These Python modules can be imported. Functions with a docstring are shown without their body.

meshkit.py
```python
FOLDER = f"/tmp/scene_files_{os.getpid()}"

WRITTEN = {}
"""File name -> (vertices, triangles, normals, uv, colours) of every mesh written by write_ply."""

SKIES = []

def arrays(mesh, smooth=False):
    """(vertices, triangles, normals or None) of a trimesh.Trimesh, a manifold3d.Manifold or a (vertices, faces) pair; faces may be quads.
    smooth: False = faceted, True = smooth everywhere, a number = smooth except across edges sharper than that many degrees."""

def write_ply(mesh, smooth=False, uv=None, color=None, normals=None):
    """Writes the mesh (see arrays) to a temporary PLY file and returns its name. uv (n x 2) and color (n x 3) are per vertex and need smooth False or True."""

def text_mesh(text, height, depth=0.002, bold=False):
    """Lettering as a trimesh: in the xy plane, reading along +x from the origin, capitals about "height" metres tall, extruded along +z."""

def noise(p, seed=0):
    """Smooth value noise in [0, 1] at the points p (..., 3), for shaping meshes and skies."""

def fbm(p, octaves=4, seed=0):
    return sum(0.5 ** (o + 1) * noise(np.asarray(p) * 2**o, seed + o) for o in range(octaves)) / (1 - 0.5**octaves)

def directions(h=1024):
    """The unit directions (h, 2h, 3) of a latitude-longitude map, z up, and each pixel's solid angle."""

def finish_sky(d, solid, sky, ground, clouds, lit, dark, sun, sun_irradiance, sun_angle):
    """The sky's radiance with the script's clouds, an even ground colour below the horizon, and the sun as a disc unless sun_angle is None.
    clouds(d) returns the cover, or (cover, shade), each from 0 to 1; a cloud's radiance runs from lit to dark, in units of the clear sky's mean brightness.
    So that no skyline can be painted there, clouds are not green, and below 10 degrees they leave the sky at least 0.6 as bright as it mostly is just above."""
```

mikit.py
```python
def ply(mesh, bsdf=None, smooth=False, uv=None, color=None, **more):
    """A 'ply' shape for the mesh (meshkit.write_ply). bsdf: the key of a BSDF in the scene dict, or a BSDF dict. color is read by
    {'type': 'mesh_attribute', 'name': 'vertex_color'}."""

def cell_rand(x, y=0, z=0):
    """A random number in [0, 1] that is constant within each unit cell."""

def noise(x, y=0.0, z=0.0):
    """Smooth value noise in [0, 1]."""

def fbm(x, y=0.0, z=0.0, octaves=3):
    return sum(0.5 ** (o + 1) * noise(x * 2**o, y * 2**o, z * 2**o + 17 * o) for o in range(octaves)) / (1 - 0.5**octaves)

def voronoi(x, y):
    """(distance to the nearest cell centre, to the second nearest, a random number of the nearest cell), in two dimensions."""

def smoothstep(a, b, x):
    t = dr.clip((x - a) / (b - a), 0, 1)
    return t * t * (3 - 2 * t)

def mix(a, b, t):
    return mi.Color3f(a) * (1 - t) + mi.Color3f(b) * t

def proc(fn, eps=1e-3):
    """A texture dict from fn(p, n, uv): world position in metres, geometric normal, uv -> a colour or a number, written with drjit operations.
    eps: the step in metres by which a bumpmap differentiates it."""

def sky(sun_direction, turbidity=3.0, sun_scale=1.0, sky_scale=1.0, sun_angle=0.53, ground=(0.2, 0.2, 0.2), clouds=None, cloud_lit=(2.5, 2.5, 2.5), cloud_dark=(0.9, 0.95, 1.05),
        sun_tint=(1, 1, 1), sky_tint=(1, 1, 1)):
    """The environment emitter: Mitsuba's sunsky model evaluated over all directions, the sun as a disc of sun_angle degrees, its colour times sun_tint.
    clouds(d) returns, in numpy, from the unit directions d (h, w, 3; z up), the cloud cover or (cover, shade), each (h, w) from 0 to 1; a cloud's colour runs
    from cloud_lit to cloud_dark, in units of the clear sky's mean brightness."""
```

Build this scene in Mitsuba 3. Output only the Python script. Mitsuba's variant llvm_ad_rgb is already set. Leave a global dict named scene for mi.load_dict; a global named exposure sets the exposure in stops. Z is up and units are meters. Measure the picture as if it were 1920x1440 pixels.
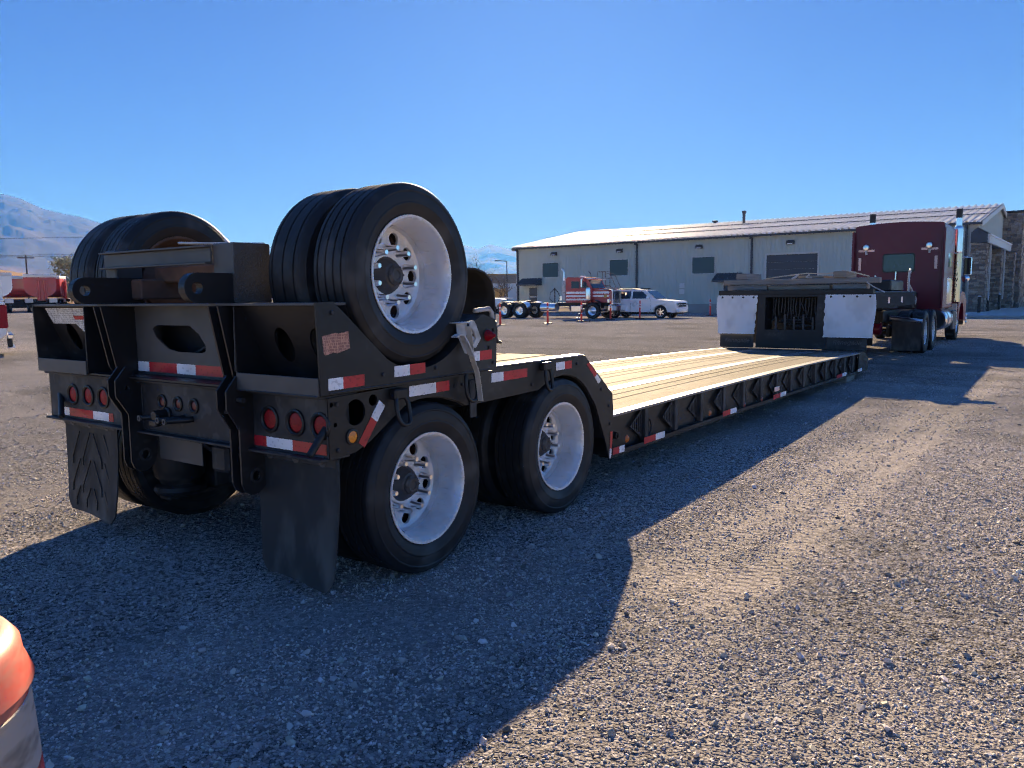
import math, random
import numpy as np, trimesh, mitsuba as mi, drjit as dr, mikit, meshkit
import manifold3d as m3
from shapely.geometry import Polygon, Point, LineString, box as sbox
from shapely.ops import unary_union
from mikit import noise, fbm, voronoi, cell_rand, smoothstep, mix, proc

T = mi.ScalarTransform4f
rng = np.random.default_rng(7)
random.seed(7)
scene, labels = {}, {}

# ------------------------------------------------------------------ camera, sky, exposure
CAM = np.array([-2.4560, -4.0480, 1.4950])
CF, CU = np.array([0.81555, 0.56782, -0.11167]), np.array([0.09768, 0.05512, 0.99369])
scene['yard_air'] = {'type': 'homogeneous', 'albedo': {'type': 'rgb', 'value': [0.32, 0.64, 1.0]}, 'sigma_t': {'type': 'rgb', 'value': [0.36e-4, 0.66e-4, 1.35e-4]}}
scene['camera'] = {'type': 'perspective', 'fov': 66.633, 'fov_axis': 'x', 'near_clip': 0.05, 'medium': {'type': 'ref', 'id': 'yard_air'}, 'far_clip': 90000.0,
                   'to_world': T().look_at(origin=CAM.tolist(), target=(CAM + CF).tolist(), up=CU.tolist())}
SUN = np.array([1.90, 1.17, 1.0]); SUN /= np.linalg.norm(SUN)
scene['daylight'] = mikit.sky(SUN.tolist(), turbidity=2.5, sun_scale=2.3, sky_scale=0.53, ground=(0.2, 0.19, 0.18), sky_tint=(0.205, 0.375, 1.04), sun_tint=(1.0, 1.10, 1.38))
exposure = 2.4

# ------------------------------------------------------------------ materials
def mat(key, color, rough=0.5, metal=0.0, spec=0.5, coat=0.0, bump=None, bscale=1.0, **kw):
    d = {'type': 'principled', 'roughness': rough, 'metallic': metal, 'specular': spec}
    d['base_color'] = color if isinstance(color, dict) else {'type': 'rgb', 'value': list(color)}
    if coat: d['clearcoat'] = coat; d['clearcoat_gloss'] = 0.95
    d.update(kw)
    if bump is not None:
        d = {'type': 'bumpmap', 'arbitrary': bump, 'scale': bscale, 'bsdf': d}
    scene[key] = {'type': 'twosided', 'bsdf': d}
    return key

def C3(c): return mi.Color3f(*c)

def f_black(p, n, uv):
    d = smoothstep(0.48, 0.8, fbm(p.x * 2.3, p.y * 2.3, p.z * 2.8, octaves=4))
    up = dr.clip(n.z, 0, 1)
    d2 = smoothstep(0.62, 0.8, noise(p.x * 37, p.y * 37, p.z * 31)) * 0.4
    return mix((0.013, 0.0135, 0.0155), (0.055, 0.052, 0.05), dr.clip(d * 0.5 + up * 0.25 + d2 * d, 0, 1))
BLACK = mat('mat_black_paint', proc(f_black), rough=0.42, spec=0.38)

def f_grime(p, n, uv):
    d = smoothstep(0.35, 0.75, fbm(p.x * 5, p.y * 5 + 3, p.z * 5, octaves=4))
    s = smoothstep(0.6, 0.75, fbm(p.x * 19, p.y * 19, p.z * 11, octaves=3))
    return mix((0.017, 0.018, 0.022), (0.085, 0.083, 0.082), dr.clip(d * 0.6 + s * 0.3, 0, 1))
GRIME = mat('mat_grimy_black', proc(f_grime), rough=0.6)

def f_rub(p, n, uv):
    d = smoothstep(0.4, 0.8, fbm(p.x * 6, p.y * 6, p.z * 6, octaves=3))
    return mix((0.014, 0.0145, 0.0165), (0.052, 0.05, 0.049), d * d)
RUBBER = mat('mat_tyre_rubber', proc(f_rub), rough=0.55, spec=0.4)
FLAP = mat('mat_flap_rubber', proc(lambda p, n, uv: mix((0.022, 0.023, 0.025), (0.10, 0.095, 0.088), smoothstep(0.38, 0.75, fbm(p.x * 3, p.y * 9, p.z * 3.2, octaves=5)) * (0.45 + 0.55 * smoothstep(0.5, 0.1, p.z)))), rough=0.7)

def f_rim(p, n, uv):
    d = smoothstep(0.45, 0.8, fbm(p.x * 9, p.y * 9, p.z * 9, octaves=4))
    s = smoothstep(0.80, 0.86, noise(p.x * 90, p.y * 90, p.z * 90))
    return mix((0.70, 0.70, 0.72), (0.52, 0.50, 0.49), dr.clip(d * 0.45 + s * 0.25, 0, 1))
RIM = mat('mat_painted_rim', proc(f_rim), rough=0.33, metal=0.25, spec=0.6)
CHROME = mat('mat_chrome', (0.86, 0.86, 0.88), rough=0.1, metal=1.0)
STEEL = mat('mat_worn_steel', proc(lambda p, n, uv: mix((0.27, 0.27, 0.28), (0.14, 0.14, 0.14), smoothstep(0.35, 0.8, fbm(p.x * 1.4, p.y * 30, p.z * 4, octaves=4)))), rough=0.42, metal=0.6)
RUST = mat('mat_rusty_iron', proc(lambda p, n, uv: mix((0.06, 0.045, 0.04), (0.17, 0.1, 0.07), fbm(p.x * 12, p.y * 12, p.z * 12, octaves=4))), rough=0.85)
HUB = mat('mat_hub_iron', proc(lambda p, n, uv: mix((0.03, 0.03, 0.033), (0.09, 0.085, 0.085), fbm(p.x * 25, p.y * 25, p.z * 25))), rough=0.5, metal=0.2)

def f_tape(base):
    def f(p, n, uv):
        g = noise(p.x * 9, p.y * 9, p.z * 9)
        h = smoothstep(0.72, 0.78, noise(p.x * 70, p.y * 70, p.z * 70))
        return C3(base) * (0.80 + 0.3 * g) * (1 - 0.25 * h)
    return f
TAPER = mat('mat_tape_red', proc(f_tape((0.52, 0.018, 0.03))), rough=0.3, coat=0.3)
TAPEW = mat('mat_tape_white', proc(f_tape((0.86, 0.85, 0.88))), rough=0.35, coat=0.3)
TAPEP = mat('mat_faded_tape', (0.88, 0.60, 0.52), rough=0.5)
LENSR = mat('mat_red_lens', proc(lambda p, n, uv: C3((0.30, 0.006, 0.014)) * (0.7 + 0.5 * noise(p.x * 130, p.y * 130, p.z * 130))), rough=0.4, spec=0.25)
LENSD = mat('mat_dim_red_lens', (0.15, 0.03, 0.028), rough=0.25)
LENSA = mat('mat_amber_lens', proc(lambda p, n, uv: C3((0.85, 0.27, 0.02)) * (0.75 + 0.4 * noise(p.x * 150, p.y * 150, p.z * 150))), rough=0.2, coat=0.5)
GROM = mat('mat_grommet', (0.012, 0.012, 0.013), rough=0.45)
GALV = mat('mat_dull_white_metal', proc(lambda p, n, uv: mix((0.5, 0.51, 0.53), (0.3, 0.27, 0.23), smoothstep(0.45, 0.8, fbm(p.x * 14, p.y * 14, p.z * 14)))), rough=0.5, metal=0.1)
WEB = mat('mat_webbing', (0.5, 0.44, 0.35), rough=0.9)
GREYP = mat('mat_grey_paint', proc(lambda p, n, uv: mix((0.045, 0.046, 0.05), (0.085, 0.083, 0.08), fbm(p.x * 7, p.y * 7, p.z * 7))), rough=0.5)

def wood(k):
    def f(p, n, uv):
        y = p.y + k * 1.7
        g = fbm(p.x * 1.3 + k * 9, y * 42, 0, octaves=4)
        w = smoothstep(0.50, 0.72, fbm(p.x * 0.55 + k * 5, y * 3.2, 3, octaves=4))
        c = mix((0.092, 0.076, 0.061), (0.155, 0.134, 0.112), g)
        c = mix(c, mi.Color3f(0.205, 0.178, 0.145), w * 0.6)
        c = c * (1 - 0.3 * smoothstep(0.60, 0.72, fbm(p.x * 1.1, p.y * 1.6, 9, octaves=4)))
        crack = smoothstep(0.74, 0.84, fbm(p.x * 2.1 + k, y * 75, 7, octaves=3))
        return c * (1 - 0.6 * crack) * (0.80 + 0.13 * k)
    return f
WOOD = [mat('mat_deck_wood_%s' % 'abc'[k], proc(wood(k)), rough=0.75, spec=0.12) for k in range(3)]
LUMB = mat('mat_weathered_timber', proc(lambda p, n, uv: mix((0.17, 0.135, 0.10), (0.34, 0.29, 0.23), fbm(p.x * 3, p.y * 3, p.z * 45, octaves=4))), rough=0.8)
LUMB2 = mat('mat_grey_timber', proc(lambda p, n, uv: mix((0.15, 0.14, 0.13), (0.3, 0.28, 0.26), fbm(p.x * 4, p.y * 4, p.z * 50, octaves=4))), rough=0.8)
ORANGE = mat('mat_orange_plastic', proc(lambda p, n, uv: mix((0.50, 0.075, 0.05), (0.42, 0.135, 0.10), smoothstep(0.4, 0.7, fbm(p.x * 13, p.y * 13, p.z * 34, octaves=4)))), rough=0.46, spec=0.5)
BANDW = mat('mat_dirty_white_sheeting', proc(lambda p, n, uv: mix((0.38, 0.32, 0.285), (0.18, 0.15, 0.13), smoothstep(0.52, 0.78, fbm(p.x * 9, p.y * 9, p.z * 22, octaves=4)))), rough=0.5)
BANDO = mat('mat_orange_sheeting', proc(lambda p, n, uv: mix((0.6, 0.045, 0.03), (0.45, 0.06, 0.05), fbm(p.x * 12, p.y * 12, p.z * 12))), rough=0.45)
POSTO = mat('mat_post_orange', (0.66, 0.04, 0.03), rough=0.5)
WHITE = mat('mat_white_paint', (0.78, 0.78, 0.79), rough=0.22, coat=0.7)
WHITE2 = mat('mat_matt_white', (0.62, 0.63, 0.64), rough=0.6)
GLASS = mat('mat_dark_glass', (0.015, 0.018, 0.022), rough=0.05, spec=0.8)
GLASSB = mat('mat_window_glass', (0.022, 0.03, 0.05), rough=0.08, spec=0.5)
MAROON = mat('mat_maroon_paint', proc(lambda p, n, uv: mix((0.105, 0.003, 0.018), (0.13, 0.018, 0.03), smoothstep(0.5, 0.85, fbm(p.x * 3, p.y * 2.2, p.z * 2.2, octaves=4)) * 0.5)), rough=0.3, spec=0.35, coat=0.25)
REDP = mat('mat_red_paint', proc(lambda p, n, uv: mix((0.46, 0.022, 0.028), (0.38, 0.06, 0.055), fbm(p.x * 2, p.y * 2, p.z * 2))), rough=0.3, coat=0.6)
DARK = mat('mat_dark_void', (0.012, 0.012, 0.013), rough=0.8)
NAVY = mat('mat_dark_trim', (0.045, 0.055, 0.07), rough=0.5)
SIDING = mat('mat_siding', proc(lambda p, n, uv: mix((0.46, 0.51, 0.475), (0.40, 0.445, 0.415), fbm(p.x * 0.5, p.y * 1.5, p.z * 0.25, octaves=4))), rough=0.55)
TRIML = mat('mat_light_trim', (0.52, 0.52, 0.5), rough=0.5)
ROOFM = mat('mat_roof_metal', proc(lambda p, n, uv: mix((0.60, 0.60, 0.60), (0.48, 0.48, 0.48), fbm(p.x * 0.8, p.y * 2.0, octaves=3))), rough=0.42, metal=0.05, spec=0.45)
CONC = mat('mat_concrete', proc(lambda p, n, uv: mix((0.36, 0.35, 0.33), (0.27, 0.26, 0.25), fbm(p.x * 1.5, p.y * 1.5, p.z * 3, octaves=4))), rough=0.85)
STONES = [mat('mat_ledge_stone_%s' % 'abcd'[i], proc((lambda c: (lambda p, n, uv: C3(c) * (0.65 + 0.7 * fbm(p.x * 7, p.y * 7, p.z * 16, octaves=3))))(c)), rough=0.85)
          for i, c in enumerate([(0.19, 0.15, 0.12), (0.26, 0.21, 0.17), (0.14, 0.125, 0.115), (0.33, 0.28, 0.23)])]
TAN = mat('mat_tan_paint', (0.42, 0.27, 0.11), rough=0.6)
BARK = mat('mat_bark', (0.10, 0.08, 0.065), rough=0.9)
LEAF = 'mat_leaf'
scene[LEAF] = {'type': 'twosided', 'bsdf': {'type': 'principled', 'base_color': proc(lambda p, n, uv: mix((0.17, 0.185, 0.10), (0.36, 0.36, 0.24), noise(p.x * 1.3, p.y * 1.3, p.z * 1.3))), 'roughness': 0.7}}

# ------------------------------------------------------------------ helpers
def lab(key, label=None, category=None, group=None, kind=None):
    d = labels.setdefault(key, {})
    for k, v in (('label', label), ('category', category), ('group', group), ('kind', kind)):
        if v: d[k] = v
    return key

names = {}
def fresh(key):
    n = names.get(key, -1) + 1
    names[key] = n
    return key if n == 0 else '%s_%03d' % (key, n)

EYE = np.eye(4)
def frame(x, y, z=0.0, yaw=0.0):
    """local x forward, y left, z up -> world; yaw in radians from +x."""
    c, s = math.cos(yaw), math.sin(yaw)
    return np.array([[c, -s, 0, x], [s, c, 0, y], [0, 0, 1, z], [0, 0, 0, 1.0]])

def E(parent, name, mesh, m, smooth=False, M=None):
    key = fresh(parent + '__' + name if parent else name)
    if isinstance(mesh, dict):
        d = dict(mesh)
        d['bsdf'] = {'type': 'ref', 'id': m}
    else:
        if isinstance(mesh, MB): mesh = mesh.mesh()
        d = mikit.ply(mesh, m, smooth=smooth)
    if M is not None: d['to_world'] = T(M.tolist())
    scene[key] = d
    return key

def thing(name, label, cat, group=None):
    key = fresh(name)
    lab(key, label, cat, group)
    return key

class MB:
    """collects pieces into one mesh"""
    def __init__(s): s.v, s.f, s.n = [], [], 0
    def add(s, v, f=None):
        if f is None:
            if hasattr(v, 'to_mesh'):
                q = v.to_mesh(); v, f = q.vert_properties[:, :3], q.tri_verts
            else: v, f = v.vertices, v.faces
        v = np.asarray(v, float); f = np.asarray(f, int)
        if f.shape[1] == 4: f = np.vstack([f[:, [0, 1, 2]], f[:, [0, 2, 3]]])
        s.v.append(v); s.f.append(f + s.n); s.n += len(v)
        return s
    def box(s, x0, x1, y0, y1, z0, z1, c=0.0): return s.add(*cbox(x0, x1, y0, y1, z0, z1, c))
    def tube(s, pts, r, n=8): return s.add(*tubev(pts, r, n))
    def mesh(s): return (np.vstack(s.v), np.vstack(s.f))

CUBE_F = np.array([[0, 2, 3], [0, 3, 1], [4, 5, 7], [4, 7, 6], [0, 1, 5], [0, 5, 4], [2, 6, 7], [2, 7, 3], [0, 4, 6], [0, 6, 2], [1, 3, 7], [1, 7, 5]])
def cbox(x0, x1, y0, y1, z0, z1, c=0.0):
    """box, its edges chamfered by c"""
    if c <= 0:
        v = np.array([[x, y, z] for x in (x0, x1) for y in (y0, y1) for z in (z0, z1)], float)
        return v, CUBE_F
    c = min(c, 0.45 * min(x1 - x0, y1 - y0, z1 - z0))
    key = 'unit'
    P = []
    for sx in (0, 1):
        for sy in (0, 1):
            for sz in (0, 1):
                for ax in range(3):
                    q = []
                    for k, (lo, hi, s_) in enumerate(((x0, x1, sx), (y0, y1, sy), (z0, z1, sz))):
                        e = hi if s_ else lo
                        q.append(e if k == ax else (e - c if s_ else e + c))
                    P.append(q)
    return np.array(P), CHAM_F
def _cham():
    P = []
    for sx in (0, 1):
        for sy in (0, 1):
            for sz in (0, 1):
                for ax in range(3):
                    P.append([(s_ if k == ax else (s_ - .2 if s_ else s_ + .2)) for k, s_ in enumerate((sx, sy, sz))])
    P = np.array(P, float)
    h = trimesh.convex.convex_hull(P)
    # map hull vertices back
    idx = [int(np.argmin(((P - q) ** 2).sum(1))) for q in h.vertices]
    return np.array(idx)[h.faces]
CHAM_F = _cham()

def tubev(pts, r, n=8, cap=True):
    p = np.asarray(pts, float)
    r = np.broadcast_to(np.asarray(r, float), (len(p),))
    t = np.gradient(p, axis=0); t /= np.linalg.norm(t, axis=1, keepdims=True) + 1e-12
    ref = np.array([0, 0, 1.0]) if abs(t[:, 2]).mean() < 0.8 else np.array([1.0, 0, 0])
    a = np.cross(t, ref); a /= np.linalg.norm(a, axis=1, keepdims=True) + 1e-12
    b = np.cross(t, a)
    ang = np.arange(n) * 2 * np.pi / n
    v = (p[:, None] + r[:, None, None] * (np.cos(ang)[None, :, None] * a[:, None] + np.sin(ang)[None, :, None] * b[:, None])).reshape(-1, 3)
    F = []
    for i in range(len(p) - 1):
        for j in range(n):
            q = (i * n + j, i * n + (j + 1) % n, (i + 1) * n + (j + 1) % n, (i + 1) * n + j)
            F += [[q[0], q[1], q[2]], [q[0], q[2], q[3]]]
    if cap:
        k = len(v); v = np.vstack([v, p[:1], p[-1:]])
        for j in range(n):
            F += [[k, (j + 1) % n, j], [k + 1, (len(p) - 1) * n + j, (len(p) - 1) * n + (j + 1) % n]]
    return v, np.array(F)

def lathe(prof, n=48, axis='y', sgn=1.0, close=False):
    """prof: (radius, along) pairs turned about the axis"""
    pr = np.array(prof, float)
    if close: pr = np.vstack([pr, pr[:1]])
    th = np.arange(n) * 2 * np.pi / n
    R, A = pr[:, 0], pr[:, 1] * sgn
    c, s = np.cos(th), np.sin(th)
    rr = R[:, None]
    aa = np.broadcast_to(A[:, None], (len(R), n))
    if axis == 'y': v = np.stack([rr * c, aa, rr * s], -1)
    elif axis == 'z': v = np.stack([rr * c, rr * s, aa], -1)
    else: v = np.stack([aa, rr * c, rr * s], -1)
    F = []
    i, j = np.meshgrid(np.arange(len(R) - 1), np.arange(n), indexing='ij')
    q = np.stack([i * n + j, i * n + (j + 1) % n, (i + 1) * n + (j + 1) % n, (i + 1) * n + j], -1).reshape(-1, 4)
    return v.reshape(-1, 3), np.vstack([q[:, [0, 1, 2]], q[:, [0, 2, 3]]])

def moved(vf, d): return np.asarray(vf[0]) + np.asarray(d, float), vf[1]

def plate(poly, axis, a0, a1, holes=()):
    """polygon extruded between a0 and a1 along the axis. axis 'y': poly in (x,z); 'x': (y,z); 'z': (x,y)."""
    P = poly if isinstance(poly, Polygon) else Polygon(poly)
    if not P.is_valid: P = P.buffer(0)
    for h in holes: P = P.difference(h)
    lo, hi = min(a0, a1), max(a0, a1)
    m = MB()
    for g in getattr(P, 'geoms', [P]):
        e = trimesh.creation.extrude_polygon(g, hi - lo, engine='earcut')
        v = e.vertices
        if axis == 'y': w = np.stack([v[:, 0], lo + v[:, 2], v[:, 1]], -1)
        elif axis == 'x': w = np.stack([lo + v[:, 2], v[:, 0], v[:, 1]], -1)
        else: w = np.stack([v[:, 0], v[:, 1], lo + v[:, 2]], -1)
        m.add(w, e.faces)
    return m.mesh()

def disc(x, y, r, n=28): return Point(x, y).buffer(r, n // 4)
def oval(x, y, rx, ry, rot=0):
    from shapely import affinity
    return affinity.rotate(affinity.scale(Point(x, y).buffer(1, 8), rx, ry), rot)

def join(*vfs):
    m = MB()
    for q in vfs: m.add(*q)
    return m.mesh()

def xf(vf, M):
    v = np.asarray(vf[0], float)
    return v @ M[:3, :3].T + M[:3, 3], vf[1]

# ------------------------------------------------------------------ ground
def np_smooth(a, b, x):
    t = np.clip((x - a) / (b - a), 0, 1)
    return t * t * (3 - 2 * t)
def ground_z(x, y):
    r = np.hypot(x + 2.4, y + 4.0)
    P = np.stack([x, y, 0 * x], -1)
    a = 0.012 + 0.03 * np_smooth(9, 30, r)
    h = a * (meshkit.fbm(P * 0.55, 4, 3) - 0.5) * (1 - np_smooth(300, 900, r))
    # shallow ruts
    for y0, w in ((-2.42, 0.17), (-2.78, 0.13), (-4.6, 0.3)):
        yc = y0 - 0.045 * np.clip(x - 1.0, 0, 40)
        h = h - 0.008 * np.exp(-((y - yc) / w) ** 2) * np_smooth(0.2, 2.0, x) * (1 - np_smooth(25, 40, x))
    return h + 0.5 * np_smooth(20, 55, y - 0.75 * x) * np_smooth(20, 40, r)

def track_mask(x, y):
    m = mi.Float(0)
    for y0, w in ((-2.42, 0.2), (-2.78, 0.16), (-4.6, 0.35)):
        yc = y0 - 0.045 * dr.clip(x - 1.0, 0, 40)
        d = (y - yc) / w
        m = dr.maximum(m, dr.exp(-d * d) * smoothstep(0.2, 1.6, x) * (1 - smoothstep(14, 40, x)))
    return m

def f_ground(p, n, uv):
    r = dr.sqrt(dr.square(p.x + 2.4) + dr.square(p.y + 4.0))
    f1, f2, cr = voronoi(p.x * 62, p.y * 62)
    big = fbm(p.x * 0.23, p.y * 0.31, 2, octaves=5)
    mid = fbm(p.x * 1.6, p.y * 1.9, 5, octaves=4)
    c = mix((0.385, 0.35, 0.33), (0.255, 0.24, 0.233), smoothstep(0.36, 0.62, big * 0.5 + mid * 0.5))
    c = c * mix((0.86, 0.86, 0.87), (1, 1, 1), smoothstep(3.2, 9, r))
    c = c * (1 - 0.35 * smoothstep(0.52, 0.68, fbm(p.x * 1.1 + 3, p.y * 0.42, 4, octaves=4)) * smoothstep(5, 14, r))
    tr = dr.clip(track_mask(p.x, p.y) + 0.85 * smoothstep(0.54, 0.66, fbm(p.x * 0.33 + 4, p.y * 0.8, 9, octaves=4)), 0, 1)
    gravel = 1 - 0.45 * tr
    k = 1 + gravel * (1.15 * (cr - 0.5) - 0.55 * (1 - smoothstep(0.05, 0.3, f2 - f1)))
    tread = 0.5 + 0.5 * dr.sin(p.x * 105 + 60 * dr.abs(p.y - dr.floor(p.y / 0.09 + 0.5) * 0.09) + 2.5 * noise(p.x * 3, p.y * 3))
    c = mix(c * k, mi.Color3f(0.285, 0.258, 0.238) * (0.8 + 0.35 * mid), tr * 0.22)
    c = c * (1 - 0.16 * track_mask(p.x, p.y) * tread)
    far = smoothstep(160, 300, r)
    return mix(c, mi.Color3f(0.21, 0.17, 0.11) * (0.7 + 0.6 * big), far)

def b_ground(p, n, uv):
    f1, f2, cr = voronoi(p.x * 68, p.y * 68)
    g1, g2, cg = voronoi(p.x * 21 + 7, p.y * 21)
    tr = track_mask(p.x, p.y)
    st = (0.35 + 0.65 * cr) * (1 - dr.minimum(f1 * f1 * 2.2, 1))
    st2 = smoothstep(0.55, 0.9, cg) * (1 - dr.minimum(g1 * g1 * 6, 1))
    rid = fbm(p.x * 2.1, p.y * 2.6, 1, octaves=4)
    tread = 0.5 + 0.5 * dr.sin(p.x * 105 + 60 * dr.abs(p.y - dr.floor(p.y / 0.09 + 0.5) * 0.09) + 2.5 * noise(p.x * 3, p.y * 3))
    return 0.0068 * st * (1 - 0.7 * tr) + 0.012 * st2 * (1 - 0.8 * tr) + 0.05 * (rid - 0.5) + 0.0045 * tr * tread
mat('mat_gravel_lot', proc(f_ground), rough=0.95, spec=0.15, bump=proc(b_ground, eps=2.5e-3), bscale=1.0)

rr = np.concatenate([[0.0], np.geomspace(0.5, 24000, 330)])
tt = np.linspace(0, 2 * np.pi, 481)[:-1]
gx = -2.456 + rr[:, None] * np.cos(tt); gy = -4.048 + rr[:, None] * np.sin(tt)
gz = ground_z(gx, gy)
nT = len(tt)
i, j = np.meshgrid(np.arange(len(rr) - 1), np.arange(nT), indexing='ij')
gq = np.stack([i * nT + j, (i + 1) * nT + j, (i + 1) * nT + (j + 1) % nT, i * nT + (j + 1) % nT], -1).reshape(-1, 4)
E('', 'ground', (np.stack([gx, gy, gz], -1).reshape(-1, 3), gq), 'mat_gravel_lot', smooth=True)
lab('ground', 'wide gravel yard with ruts and tyre tracks', kind='structure')

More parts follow.
